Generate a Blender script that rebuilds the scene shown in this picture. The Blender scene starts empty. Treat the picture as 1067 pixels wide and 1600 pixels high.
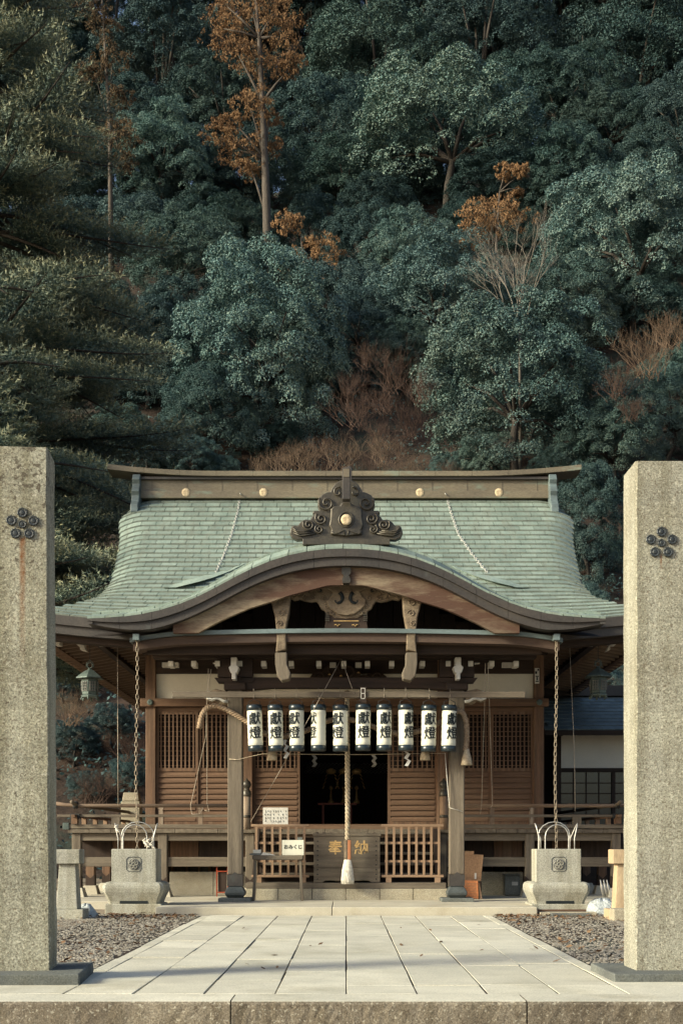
import bpy, bmesh, math, random
import numpy as np
from mathutils import Vector, Matrix, Euler

S = bpy.context.scene
COL = S.collection
R = math.radians
# ------------------------------------------------------------------ camera
F, CX, CY, H = 2000.0, 541.0, 1317.0, 1.15          # focal (photo px), vanishing point, eye height
cam_d = bpy.data.cameras.new('camera')
cam = bpy.data.objects.new('camera', cam_d); COL.objects.link(cam)
cam.location = (0, 0, H); cam.rotation_euler = (R(90), 0, 0)
cam_d.sensor_fit = 'VERTICAL'; cam_d.sensor_height = 36.0; cam_d.sensor_width = 24.0
cam_d.lens = 36.0 * F / 1600.0
cam_d.shift_y = (CY - 800.0) / 1600.0
cam_d.shift_x = -(CX - 533.5) / 1600.0
cam_d.clip_start = 0.1; cam_d.clip_end = 2000
S.camera = cam
# ------------------------------------------------------------------ light
SUN_AZ, SUN_EL = 66.0, 23.0        # degrees left of straight-behind-camera, elevation
L = Vector((-math.sin(R(SUN_AZ)) * math.cos(R(SUN_EL)), -math.cos(R(SUN_AZ)) * math.cos(R(SUN_EL)), math.sin(R(SUN_EL))))
sun_d = bpy.data.lights.new('sun', 'SUN'); sun = bpy.data.objects.new('sun', sun_d); COL.objects.link(sun)
sun_d.energy = 3.2; sun_d.angle = R(12.0); sun_d.color = (1.0, 0.97, 0.76)
sun.rotation_euler = (-L).to_track_quat('-Z', 'Y').to_euler(); sun.location = L * 60
w = bpy.data.worlds.new('World'); S.world = w; w.use_nodes = True
nt = w.node_tree
sky = nt.nodes.new('ShaderNodeTexSky'); sky.sky_type = 'NISHITA'; sky.sun_disc = False
sky.sun_elevation = R(SUN_EL); sky.sun_rotation = math.atan2(L.x, L.y)
sky.air_density = 1.0; sky.dust_density = 3.0; sky.ozone_density = 1.0
bg = nt.nodes['Background']; nt.links.new(sky.outputs[0], bg.inputs[0]); bg.inputs[1].default_value = 0.11
S.view_settings.view_transform = 'Standard'; S.view_settings.look = 'None'
S.view_settings.exposure = 1.0; S.view_settings.gamma = 1.0
S.cycles.use_denoising = True
S.cycles.max_bounces = 6; S.cycles.diffuse_bounces = 3; S.cycles.glossy_bounces = 2
S.cycles.transparent_max_bounces = 4; S.cycles.transmission_bounces = 2

# ------------------------------------------------------------------ helpers
def W(px, py, y):
    return ((px - CX) * y / F, y, H + (CY - py) * y / F)
def X(px, y): return (px - CX) * y / F
def Z(py, y): return H + (CY - py) * y / F

BASE = {}
def link(o, parent=None, base=(0, 0, 0)):
    COL.objects.link(o)
    if parent is not None: o.parent = parent
    BASE[o.name] = Vector(base)
    return o
def tag(o, label=None, cat=None, group=None, kind=None):
    if label: o['label'] = label
    if cat: o['category'] = cat
    if group: o['group'] = group
    if kind: o['kind'] = kind
    return o
def thing(name, loc, label, cat, group=None, kind=None):
    o = bpy.data.objects.new(name, None); o.empty_display_size = 0.2
    o.location = loc; link(o, None, loc)
    return tag(o, label, cat, group, kind)
def child_of(o): return [c for c in bpy.data.objects if c.parent == o]

class MB:
    def __init__(s): s.v = []; s.f = []; s.smooth = []
    def add(s, vs, fs, smooth=False):
        n = len(s.v); s.v += [tuple(a) for a in vs]
        s.f += [tuple(i + n for i in f) for f in fs]; s.smooth += [smooth] * len(fs)
        return s
    def box(s, x0, x1, y0, y1, z0, z1, tx=0.0, ty=0.0):
        # tx/ty: taper of the top
        s.add([(x0, y0, z0), (x1, y0, z0), (x1, y1, z0), (x0, y1, z0),
               (x0 + tx, y0 + ty, z1), (x1 - tx, y0 + ty, z1), (x1 - tx, y1 - ty, z1), (x0 + tx, y1 - ty, z1)],
              [(0, 3, 2, 1), (4, 5, 6, 7), (0, 1, 5, 4), (1, 2, 6, 5), (2, 3, 7, 6), (3, 0, 4, 7)])
        return s
    def bar(s, a, b, w, h, up=(0, 0, 1)):
        a = Vector(a); b = Vector(b); d = (b - a).normalized(); up = Vector(up)
        sx = d.cross(up)
        if sx.length < 1e-4: sx = d.cross(Vector((1, 0, 0)))
        sx.normalize(); uz = sx.cross(d).normalized()
        vs = []
        for p in (a, b):
            for i, j in ((-1, -1), (1, -1), (1, 1), (-1, 1)):
                vs.append(p + sx * (i * w / 2) + uz * (j * h / 2))
        s.add(vs, [(0, 1, 2, 3), (7, 6, 5, 4), (0, 4, 5, 1), (1, 5, 6, 2), (2, 6, 7, 3), (3, 7, 4, 0)])
        return s
    def tube(s, path, r, n=8, cap=True, closed=False):
        path = [Vector(p) for p in path]; m = len(path)
        rs = r if isinstance(r, (list, tuple)) else [r] * m
        vs = []; up = None
        for i, p in enumerate(path):
            d = (path[(i + 1) % m] - path[i - 1]) if closed else (path[min(i + 1, m - 1)] - path[max(i - 1, 0)])
            d.normalize()
            if up is None:
                up = Vector((0, 0, 1)) if abs(d.z) < .9 else Vector((1, 0, 0))
            a = d.cross(up)
            if a.length < 1e-5: a = d.cross(Vector((0, 1, 0)))
            a.normalize(); b = a.cross(d).normalized(); up = b
            for k in range(n):
                t = 2 * math.pi * k / n
                vs.append(p + a * (rs[i] * math.cos(t)) + b * (rs[i] * math.sin(t)))
        fs = []
        for i in range(m if closed else m - 1):
            j = (i + 1) % m
            for k in range(n):
                fs.append((i * n + k, i * n + (k + 1) % n, j * n + (k + 1) % n, j * n + k))
        if cap and not closed:
            fs.append(tuple(range(n - 1, -1, -1))); fs.append(tuple((m - 1) * n + k for k in range(n)))
        return s.add(vs, fs, True)
    def lathe(s, prof, c, n=16, rot=0.0, sq=False):
        vs = []; m = len(prof); cx, cy, cz = c
        for r_, z_ in prof:
            for k in range(n):
                t = 2 * math.pi * k / n + rot
                vs.append((cx + r_ * math.cos(t), cy + r_ * math.sin(t), cz + z_))
        fs = []
        for i in range(m - 1):
            for k in range(n):
                fs.append((i * n + k, i * n + (k + 1) % n, (i + 1) * n + (k + 1) % n, (i + 1) * n + k))
        fs.append(tuple(range(n - 1, -1, -1))); fs.append(tuple((m - 1) * n + k for k in range(n)))
        return s.add(vs, fs, n > 6)
    def prism(s, poly, y0, y1):
        # poly: list of (x,z), extruded along y
        n = len(poly)
        a = sum(poly[i][0] * poly[(i + 1) % n][1] - poly[(i + 1) % n][0] * poly[i][1] for i in range(n))
        if a < 0: poly = poly[::-1]
        vs = [(x, y0, z) for x, z in poly] + [(x, y1, z) for x, z in poly]
        fs = [tuple(range(n)), tuple(range(2 * n - 1, n - 1, -1))]
        for i in range(n):
            j = (i + 1) % n
            fs.append((i, i + n, j + n, j))
        return s.add(vs, fs)
    def prism_x(s, poly, x0, x1):
        # poly: list of (y,z), extruded along x
        n = len(poly)
        vs = [(x0, y, z) for y, z in poly] + [(x1, y, z) for y, z in poly]
        fs = [tuple(range(n)), tuple(range(2 * n - 1, n - 1, -1))]
        for i in range(n):
            j = (i + 1) % n
            fs.append((i, i + n, j + n, j))
        return s.add(vs, fs)
    def grid(s, rows, smooth=True, flip=False):
        # rows: list of equal-length lists of points
        m = len(rows); n = len(rows[0]); vs = [p for r_ in rows for p in r_]
        fs = []
        for i in range(m - 1):
            for k in range(n - 1):
                q = (i * n + k, i * n + k + 1, (i + 1) * n + k + 1, (i + 1) * n + k)
                fs.append(q[::-1] if flip else q)
        return s.add(vs, fs, smooth)
    def mesh(s, name, off=(0, 0, 0)):
        me = bpy.data.meshes.new(name)
        o = off
        me.from_pydata([(a[0] - o[0], a[1] - o[1], a[2] - o[2]) for a in s.v], [], s.f)
        me.polygons.foreach_set('use_smooth', s.smooth)
        me.update()
        return me
    def build(s, name, m, parent=None, bevel=0.0, seg=2, fix=True):
        off = BASE[parent.name] if parent is not None else (0, 0, 0)
        me = s.mesh(name, off)
        if fix:
            b = bmesh.new(); b.from_mesh(me); bmesh.ops.recalc_face_normals(b, faces=b.faces); b.to_mesh(me); b.free()
        me.materials.append(m)
        o = bpy.data.objects.new(name, me); link(o, parent, off)
        if bevel:
            md = o.modifiers.new('bevel', 'BEVEL'); md.width = bevel; md.segments = seg; md.limit_method = 'ANGLE'; md.angle_limit = R(35)
        return o
    def solo(s, name, m, loc, label, cat, group=None, bevel=0.0, kind=None):
        # one-mesh thing with its origin at loc
        me = s.mesh(name, loc)
        b = bmesh.new(); b.from_mesh(me); bmesh.ops.recalc_face_normals(b, faces=b.faces); b.to_mesh(me); b.free()
        me.materials.append(m)
        o = bpy.data.objects.new(name, me); o.location = loc; link(o, None, loc)
        if bevel:
            md = o.modifiers.new('bevel', 'BEVEL'); md.width = bevel; md.segments = 2; md.limit_method = 'ANGLE'; md.angle_limit = R(35)
        return tag(o, label, cat, group, kind)

def share(name, me, parent, loc, rot=(0, 0, 0), scale=None):
    o = bpy.data.objects.new(name, me); off = BASE[parent.name]
    o.location = Vector(loc) - off; o.rotation_euler = rot
    if scale: o.scale = scale
    link(o, parent, off); return o
def copy_tree(o, parent=None):
    c = o.copy(); COL.objects.link(c); c.parent = parent; BASE[c.name] = BASE[o.name].copy()
    for ch in [k for k in bpy.data.objects if k.parent == o]: copy_tree(ch, c)
    return c

# ------------------------------------------------------------------ materials
def mat(name, c1, c2=None, scale=3.0, stretch=(1, 1, 1), rough=.75, bump=.25, metal=0.0, spec=.3, fine=30.0, bdist=.01,
        spot=None, spot_scale=8.0, spot_lo=.62, spot_hi=.7, tint=False, rnd=0.0, ramp=(.3, .7), coord='Object', grain=.22):
    m = bpy.data.materials.new(name); m.use_nodes = True
    t = m.node_tree; N = t.nodes; K = t.links; b = N['Principled BSDF']
    tc = N.new('ShaderNodeTexCoord'); mp = N.new('ShaderNodeMapping'); mp.inputs['Scale'].default_value = stretch
    K.new(tc.outputs[coord], mp.inputs[0])
    vec = mp.outputs[0]
    if rnd:
        oi = N.new('ShaderNodeObjectInfo'); va = N.new('ShaderNodeVectorMath'); va.operation = 'ADD'
        ms = N.new('ShaderNodeVectorMath'); ms.operation = 'SCALE'; ms.inputs[0].default_value = (37, 53, 71)
        K.new(oi.outputs['Random'], ms.inputs['Scale']); K.new(mp.outputs[0], va.inputs[0]); K.new(ms.outputs[0], va.inputs[1]); vec = va.outputs[0]
    n1 = N.new('ShaderNodeTexNoise'); n1.inputs['Scale'].default_value = scale; n1.inputs['Detail'].default_value = 6; n1.inputs['Roughness'].default_value = .6
    K.new(vec, n1.inputs['Vector'])
    cr = N.new('ShaderNodeValToRGB'); c2 = c2 or tuple(x * .6 for x in c1)
    cr.color_ramp.elements[0].position = ramp[0]; cr.color_ramp.elements[0].color = (*c2, 1)
    cr.color_ramp.elements[1].position = ramp[1]; cr.color_ramp.elements[1].color = (*c1, 1)
    K.new(n1.outputs[0], cr.inputs[0]); out = cr.outputs[0]
    n2 = N.new('ShaderNodeTexNoise'); n2.inputs['Scale'].default_value = fine; n2.inputs['Detail'].default_value = 4
    K.new(vec, n2.inputs['Vector'])
    # fine multiply
    mr = N.new('ShaderNodeMapRange'); mr.inputs[1].default_value = .3; mr.inputs[2].default_value = .7; mr.inputs[3].default_value = 1 - grain; mr.inputs[4].default_value = 1 + grain * .8
    K.new(n2.outputs[0], mr.inputs[0])
    mx = N.new('ShaderNodeMix'); mx.data_type = 'RGBA'; mx.blend_type = 'MULTIPLY'; mx.inputs[0].default_value = 1
    K.new(out, mx.inputs[6]); K.new(mr.outputs[0], mx.inputs[7]); out = mx.outputs[2]
    if spot:
        n3 = N.new('ShaderNodeTexNoise'); n3.inputs['Scale'].default_value = spot_scale; n3.inputs['Detail'].default_value = 8; n3.inputs['Roughness'].default_value = .65
        K.new(vec, n3.inputs['Vector'])
        m3 = N.new('ShaderNodeMapRange'); m3.inputs[1].default_value = spot_lo; m3.inputs[2].default_value = spot_hi
        K.new(n3.outputs[0], m3.inputs[0])
        x3 = N.new('ShaderNodeMix'); x3.data_type = 'RGBA'; K.new(m3.outputs[0], x3.inputs[0]); K.new(out, x3.inputs[6]); x3.inputs[7].default_value = (*spot, 1); out = x3.outputs[2]
    if tint or rnd:
        if tint:
            at = N.new('ShaderNodeAttribute'); at.attribute_name = 'tint'; src = at.outputs['Fac']
        else:
            src = oi.outputs['Random']
        m4 = N.new('ShaderNodeMapRange'); a = rnd if rnd else .13
        m4.inputs[3].default_value = 1 - a; m4.inputs[4].default_value = 1 + a; K.new(src, m4.inputs[0])
        x4 = N.new('ShaderNodeMix'); x4.data_type = 'RGBA'; x4.blend_type = 'MULTIPLY'; x4.inputs[0].default_value = 1
        K.new(out, x4.inputs[6]); K.new(m4.outputs[0], x4.inputs[7]); out = x4.outputs[2]
    K.new(out, b.inputs['Base Color'])
    b.inputs['Roughness'].default_value = rough; b.inputs['Metallic'].default_value = metal; b.inputs['Specular IOR Level'].default_value = spec
    if bump:
        bp = N.new('ShaderNodeBump'); bp.inputs['Strength'].default_value = bump; bp.inputs['Distance'].default_value = bdist
        ad = N.new('ShaderNodeMath'); ad.operation = 'ADD'; K.new(n1.outputs[0], ad.inputs[0]); K.new(n2.outputs[0], ad.inputs[1])
        K.new(ad.outputs[0], bp.inputs['Height']); K.new(bp.outputs[0], b.inputs['Normal'])
    m['out'] = 0
    return m

WX, WY, WZ = (.35, 6, 6), (6, .35, 6), (6, 6, .35)
M = {}
for ax, st in (('x', WX), ('y', WY), ('z', WZ)):
    M['wood_' + ax] = mat('weathered wood ' + ax, (.25, .18, .125), (.13, .085, .058), 2.2, st, .8, .3, spot=(.36, .30, .23), spot_scale=1.6, spot_lo=.52, spot_hi=.75)
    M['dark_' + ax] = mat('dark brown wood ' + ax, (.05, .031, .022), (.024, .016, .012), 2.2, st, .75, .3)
    M['red_' + ax] = mat('reddish wood ' + ax, (.185, .105, .062), (.085, .05, .032), 2.2, st, .75, .3, spot=(.21, .145, .095), spot_scale=1.4, spot_lo=.5, spot_hi=.8)
    M['new_' + ax] = mat('fresh cedar wood ' + ax, (.34, .225, .145), (.23, .145, .09), 2.5, st, .7, .2)
    M['grey_' + ax] = mat('silvered wood ' + ax, (.195, .16, .118), (.092, .073, .054), 2.0, st, .85, .35)
M['slate'] = mat('dark slate metal', (.075, .085, .082), (.04, .046, .046), 4, rough=.55, spec=.4)
M['brown_x'] = mat('brown eave wood', (.10, .064, .046), (.055, .036, .027), 2.2, WX, .75, .25)
M['carved'] = mat('carved pale wood', (.27, .21, .14), (.10, .07, .047), 3.0, (1, 1, 2.5), .8, .5, bdist=.02)
M['hafu'] = mat('two tone gable wood', (.33, .265, .18), (.08, .05, .034), 1.3, (.5, 1, 2.4), .75, .4, spot=(.085, .045, .03), spot_scale=.9, spot_lo=.42, spot_hi=.54)
M['copper'] = mat('verdigris copper tile', (.265, .32, .27), (.165, .215, .182), 1.1, (2.4, .45, .45), .62, .15, spec=.35, fine=14, tint=True, grain=.15,
                  spot=(.13, .125, .095), spot_scale=2.2, spot_lo=.52, spot_hi=.85)
M['copper_seam'] = mat('shaded dirty copper seam', (.165, .19, .155), (.10, .112, .093), 3, rough=.7, spec=.3)  # tile lips darkened to stand in for shadow lines between rows, plus dirt
M['copper_dark'] = mat('dark aged copper', (.062, .052, .044), (.036, .032, .03), 1.5, (1, 1, 1), .55, .15, spec=.4, spot=(.085, .095, .088), spot_scale=2.5, spot_lo=.6, spot_hi=.8)
M['copper_base'] = mat('copper underlay', (.06, .075, .065), None, 2, rough=.7)
M['copper_edge'] = mat('blue green copper edging', (.16, .21, .21), (.07, .085, .085), 1.2, (.4, 2, 2), .5, .15, spec=.5)
M['ridge'] = mat('bronze brown ridge copper', (.20, .165, .11), (.115, .095, .068), 1.2, (.6, 1, 2), .55, .15, spec=.4, spot=(.19, .25, .20), spot_scale=2.0, spot_lo=.55, spot_hi=.75)
M['bronze'] = mat('dark bronze', (.10, .085, .06), (.045, .04, .034), 3, rough=.42, bump=.2, metal=.35, spec=.5)
M['bronze_green'] = mat('patinated bronze', (.13, .165, .145), (.06, .08, .075), 5, rough=.6, bump=.3, metal=.2)
M['gold'] = mat('gilded plate', (.75, .50, .22), (.50, .31, .12), 6, rough=.45, metal=.35, bump=.1)
M['crest'] = mat('pale gold crest', (.60, .49, .33), (.42, .31, .18), 8, rough=.6, metal=.0, bump=.4)
M['plaster'] = mat('white plaster', (.74, .70, .60), (.66, .62, .53), 1.2, rough=.9, bump=.05, grain=.03)
M['white'] = mat('white paint', (.68, .66, .60), (.5, .47, .42), 6, rough=.7, bump=.1, grain=.06)
M['paper'] = mat('lantern paper', (.70, .68, .56), (.63, .60, .48), 2.5, rough=.75, bump=.05, grain=.03, rnd=.05)
M['black'] = mat('black lacquer', (.018, .03, .036), (.010, .016, .02), 4, rough=.3, spec=.6, bump=.05)
M['ink'] = mat('black ink', (.012, .018, .02), None, 4, rough=.6, bump=0)
M['iron'] = mat('dark iron', (.05, .05, .05), None, 6, rough=.6, metal=.3)
M['zinc'] = mat('galvanised steel', (.62, .60, .55), (.38, .36, .33), 8, rough=.45, metal=.55, bump=.15)
M['rope'] = mat('straw rope', (.52, .44, .32), (.30, .23, .15), 12, rough=.9, bump=.4)
M['rope_dark'] = mat('weathered straw rope', (.40, .30, .20), (.2, .13, .08), 12, rough=.9, bump=.4)
M['cord'] = mat('white cotton cord', (.78, .73, .62), (.55, .5, .42), 14, rough=.9, bump=.4)
M['string'] = mat('thin twine', (.45, .38, .30), None, 10, rough=.9)
M['rust'] = mat('red lacquer', (.35, .06, .025), None, 5, rough=.4)
M['cardboard'] = mat('cardboard', (.36, .22, .125), (.28, .16, .09), 3, rough=.85, bump=.1)
M['orange'] = mat('orange board', (.62, .24, .10), (.5, .18, .07), 3, rough=.7, bump=.1)
M['tin'] = mat('grey tin', (.20, .21, .19), (.1, .1, .09), 4, rough=.5, metal=.4)
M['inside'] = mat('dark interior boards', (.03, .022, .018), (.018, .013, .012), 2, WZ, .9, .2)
M['bag'] = mat('white plastic sheet', (.50, .52, .51), (.36, .39, .39), 5, rough=.4, bump=.6, bdist=.04)
M['copper_tile_blue'] = mat('slate blue roof tile', (.16, .20, .20), (.09, .12, .125), 3, rough=.55, rnd=.2)

def granite(name, c1, c2, speck=.5, moss=(.10, .095, .07), moss_lo=.60, streak=None, bump=.6, rnd=0.0, warm=(.5, .4, .25), stainamt=.5, specks=0.0, top=None, runs=0.0, fscale=75):
    m = bpy.data.materials.new(name); m.use_nodes = True
    t = m.node_tree; N = t.nodes; K = t.links; b = N['Principled BSDF']
    tc = N.new('ShaderNodeTexCoord'); vec = tc.outputs['Object']
    oi = N.new('ShaderNodeObjectInfo')
    if rnd:
        ms = N.new('ShaderNodeVectorMath'); ms.operation = 'SCALE'; ms.inputs[0].default_value = (37, 53, 71); K.new(oi.outputs['Random'], ms.inputs['Scale'])
        va = N.new('ShaderNodeVectorMath'); va.operation = 'ADD'; K.new(vec, va.inputs[0]); K.new(ms.outputs[0], va.inputs[1]); vec = va.outputs[0]
    def noise(sc, det=5, ro=.6):
        n = N.new('ShaderNodeTexNoise'); n.inputs['Scale'].default_value = sc; n.inputs['Detail'].default_value = det; n.inputs['Roughness'].default_value = ro
        K.new(vec, n.inputs['Vector']); return n.outputs[0]
    def mapr(src, a, bb, c, d):
        r_ = N.new('ShaderNodeMapRange'); r_.inputs[1].default_value = a; r_.inputs[2].default_value = bb; r_.inputs[3].default_value = c; r_.inputs[4].default_value = d
        K.new(src, r_.inputs[0]); return r_.outputs[0]
    def mix(fac, a, bb, mode='MIX'):
        x = N.new('ShaderNodeMix'); x.data_type = 'RGBA'; x.blend_type = mode
        for sock, v in ((x.inputs[0], fac), (x.inputs[6], a), (x.inputs[7], bb)):
            if isinstance(v, (int, float)): sock.default_value = v
            elif isinstance(v, tuple): sock.default_value = (*v, 1)
            else: K.new(v, sock)
        return x.outputs[2]
    col = mix(mapr(noise(1.6), .35, .65, 0, 1), c2, c1)
    fine = noise(fscale, 3, .7)
    col = mix(1.0, col, mapr(fine, .36, .64, 1 - speck, 1 + speck * .55), 'MULTIPLY')
    col = mix(mapr(noise(.9, 6, .7), .52, .75, 0, stainamt), col, warm, 'MULTIPLY')
    if runs:
        mp = N.new('ShaderNodeMapping'); mp.inputs['Scale'].default_value = (7, 7, .35); K.new(vec, mp.inputs[0])
        rn = N.new('ShaderNodeTexNoise'); rn.inputs['Scale'].default_value = 1.0; rn.inputs['Detail'].default_value = 4; K.new(mp.outputs[0], rn.inputs['Vector'])
        col = mix(mapr(rn.outputs[0], .42, .68, 0, runs), col, (.55, .52, .44), 'MULTIPLY')
    if specks:
        col = mix(mapr(noise(52, 2, .6), .575, .63, 0, specks), col, (.13, .105, .075))
        col = mix(mapr(noise(38, 2, .6), .60, .66, 0, specks * .6), col, (.60, .57, .46))
    spots = noise(13, 7, .72)
    if top:
        sp = N.new('ShaderNodeSeparateXYZ'); K.new(tc.outputs['Object'], sp.inputs[0])
        gd = N.new('ShaderNodeMath'); gd.operation = 'ADD'; K.new(spots, gd.inputs[0]); K.new(mapr(sp.outputs[2], top[0], top[1], 0, .075), gd.inputs[1]); spots = gd.outputs[0]
    col = mix(mapr(spots, moss_lo, moss_lo + .035, 0, .85), col, moss)
    if streak:
        sx, z0, z1, wd = streak
        sep = N.new('ShaderNodeSeparateXYZ'); K.new(tc.outputs['Object'], sep.inputs[0])
        ax = N.new('ShaderNodeMath'); ax.operation = 'SUBTRACT'; K.new(sep.outputs[0], ax.inputs[0]); ax.inputs[1].default_value = sx
        ab = N.new('ShaderNodeMath'); ab.operation = 'ABSOLUTE'; K.new(ax.outputs[0], ab.inputs[0])
        fx = mapr(ab.outputs[0], wd * .3, wd, 1, 0); fz = mapr(sep.outputs[2], z1, z0, 0, 1)
        tp = mapr(sep.outputs[2], z0, z0 + .03, 1, 0)
        m1 = N.new('ShaderNodeMath'); m1.operation = 'MULTIPLY'; K.new(fx, m1.inputs[0]); K.new(fz, m1.inputs[1])
        m2 = N.new('ShaderNodeMath'); m2.operation = 'MULTIPLY'; K.new(m1.outputs[0], m2.inputs[0]); K.new(tp, m2.inputs[1])
        m3 = N.new('ShaderNodeMath'); m3.operation = 'MULTIPLY'; K.new(m2.outputs[0], m3.inputs[0]); K.new(mapr(noise(9), .3, .6, .35, 1), m3.inputs[1])
        col = mix(m3.outputs[0], col, (.20, .075, .022))
    if rnd: col = mix(1.0, col, mapr(oi.outputs['Random'], 0, 1, 1 - rnd, 1 + rnd), 'MULTIPLY')
    K.new(col, b.inputs['Base Color']); b.inputs['Roughness'].default_value = .9; b.inputs['Specular IOR Level'].default_value = .2
    bp = N.new('ShaderNodeBump'); bp.inputs['Strength'].default_value = bump; bp.inputs['Distance'].default_value = .008
    ad = N.new('ShaderNodeMath'); ad.operation = 'ADD'; K.new(fine, ad.inputs[0]); K.new(spots, ad.inputs[1]); K.new(ad.outputs[0], bp.inputs['Height']); K.new(bp.outputs[0], b.inputs['Normal'])
    return m
M['pillar_l'] = granite('lichened granite with rust streak', (.41, .395, .305), (.295, .285, .225), .45, streak=(0, 3.67, 2.6, .032), moss=(.085, .07, .052), moss_lo=.615, specks=.75, top=(3.2, 4.2), runs=.7)
M['pillar_r'] = granite('pale granite', (.39, .38, .305), (.295, .285, .235), .45, streak=(0, 3.58, 3.45, .012), moss=(.12, .105, .08), moss_lo=.66, specks=.75, runs=.55)
M['stone'] = granite('grey granite', (.46, .45, .375), (.35, .34, .29), .4, moss_lo=.68, specks=.3, runs=.6)
M['stone_warm'] = granite('warm granite', (.45, .40, .30), (.34, .30, .22), .4, moss_lo=.68)
M['slab'] = granite('pale paving granite', (.61, .575, .465), (.50, .475, .385), .2, moss=(.22, .20, .16), moss_lo=.70, bump=.35, rnd=.10, warm=(.68, .66, .60), stainamt=.9, specks=.18)
M['curb'] = granite('rust mottled granite', (.27, .235, .18), (.15, .125, .095), .45, moss=(.09, .072, .052), moss_lo=.575, bump=.6, rnd=.08, specks=.6, runs=.6)
M['curb_top'] = M['slab']
M['stone_dark'] = granite('dark damp stone', (.17, .18, .165), (.10, .105, .10), .35, moss_lo=.66)
M['concrete'] = granite('smooth concrete', (.52, .48, .38), (.42, .38, .30), .15, moss=(.25, .2, .14), moss_lo=.72, bump=.2)

def tmat(name, c1, c2, c3, scale=1.0, rough=.5, spec=.4, trans=.0, nscale=.35, hue=(.5, .5)):
    # foliage: colour by noise over space and per-leaf random
    m = bpy.data.materials.new(name); m.use_nodes = True
    t = m.node_tree; N = t.nodes; K = t.links; b = N['Principled BSDF']
    g = N.new('ShaderNodeNewGeometry'); tc = N.new('ShaderNodeTexCoord')
    n = N.new('ShaderNodeTexNoise'); n.inputs['Scale'].default_value = nscale; n.inputs['Detail'].default_value = 3; K.new(tc.outputs['Object'], n.inputs['Vector'])
    ad = N.new('ShaderNodeMath'); ad.operation = 'MULTIPLY_ADD'; K.new(g.outputs['Random Per Island'], ad.inputs[0]); ad.inputs[1].default_value = .5; K.new(n.outputs[0], ad.inputs[2])
    oi = N.new('ShaderNodeObjectInfo')
    cr = N.new('ShaderNodeValToRGB'); e = cr.color_ramp.elements
    e[0].position = .35; e[0].color = (*c1, 1); e[1].position = 1.0; e[1].color = (*c3, 1)
    k = e.new(.72); k.color = (*c2, 1)
    K.new(ad.outputs[0], cr.inputs[0])
    mr = N.new('ShaderNodeMapRange'); mr.inputs[3].default_value = .8; mr.inputs[4].default_value = 1.2; K.new(oi.outputs['Random'], mr.inputs[0])
    mx = N.new('ShaderNodeMix'); mx.data_type = 'RGBA'; mx.blend_type = 'MULTIPLY'; mx.inputs[0].default_value = 1
    K.new(cr.outputs[0], mx.inputs[6]); K.new(mr.outputs[0], mx.inputs[7])
    # every tree leans a little towards olive or towards blue green
    hs = N.new('ShaderNodeHueSaturation'); hm = N.new('ShaderNodeMath'); hm.operation = 'FRACT'; hk = N.new('ShaderNodeMath'); hk.operation = 'MULTIPLY'; hk.inputs[1].default_value = 7.31
    K.new(oi.outputs['Random'], hk.inputs[0]); K.new(hk.outputs[0], hm.inputs[0])
    hr = N.new('ShaderNodeMapRange'); hr.inputs[3].default_value = hue[0]; hr.inputs[4].default_value = hue[1]; K.new(hm.outputs[0], hr.inputs[0]); K.new(hr.outputs[0], hs.inputs['Hue'])
    K.new(mx.outputs[2], hs.inputs['Color'])
    K.new(hs.outputs[0], b.inputs['Base Color']); b.inputs['Roughness'].default_value = rough; b.inputs['Specular IOR Level'].default_value = spec
    return m
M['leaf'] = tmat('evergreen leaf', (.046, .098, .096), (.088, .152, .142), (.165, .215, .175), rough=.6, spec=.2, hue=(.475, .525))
M['leaf_dark'] = tmat('dark evergreen leaf', (.026, .060, .062), (.046, .088, .086), (.078, .118, .104), rough=.6, spec=.2, hue=(.47, .525))  # dimmer twin of the leaf tone; shade on rear trees put into colour
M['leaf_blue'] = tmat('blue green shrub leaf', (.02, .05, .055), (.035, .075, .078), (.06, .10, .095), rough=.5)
M['cedar'] = tmat('dry orange cedar foliage', (.11, .062, .034), (.20, .115, .058), (.29, .175, .09), rough=.8, spec=.1, nscale=.6)
M['cedar_dull'] = tmat('dull brown cedar foliage', (.05, .045, .03), (.10, .07, .042), (.17, .11, .06), rough=.85, spec=.1, nscale=.6)
M['needle'] = tmat('fir needle', (.030, .046, .036), (.07, .085, .052), (.17, .16, .085), rough=.6, spec=.3, nscale=.5)
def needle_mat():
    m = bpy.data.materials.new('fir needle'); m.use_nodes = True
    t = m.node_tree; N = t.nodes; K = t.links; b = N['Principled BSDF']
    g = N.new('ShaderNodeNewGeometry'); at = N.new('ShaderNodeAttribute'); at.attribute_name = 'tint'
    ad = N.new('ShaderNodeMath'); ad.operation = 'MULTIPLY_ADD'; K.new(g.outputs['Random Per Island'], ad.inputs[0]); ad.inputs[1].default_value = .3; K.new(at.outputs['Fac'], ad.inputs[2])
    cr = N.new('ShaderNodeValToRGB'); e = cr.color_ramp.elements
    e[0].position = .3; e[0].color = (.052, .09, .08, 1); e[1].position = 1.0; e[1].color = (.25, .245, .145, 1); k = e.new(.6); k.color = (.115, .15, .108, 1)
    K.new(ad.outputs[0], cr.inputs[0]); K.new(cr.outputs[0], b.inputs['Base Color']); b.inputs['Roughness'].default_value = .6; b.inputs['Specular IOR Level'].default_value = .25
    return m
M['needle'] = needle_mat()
M['bark'] = mat('grey brown bark', (.075, .064, .053), (.035, .029, .025), 4, (3, 3, .6), .9, .8, bdist=.03)
M['bark_mid'] = mat('cedar bark', (.12, .10, .082), (.055, .045, .037), 4, (3, 3, .5), .9, .8)
M['bark_pale'] = mat('pale bark', (.24, .215, .18), (.13, .11, .09), 4, (3, 3, .6), .9, .6)
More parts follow.
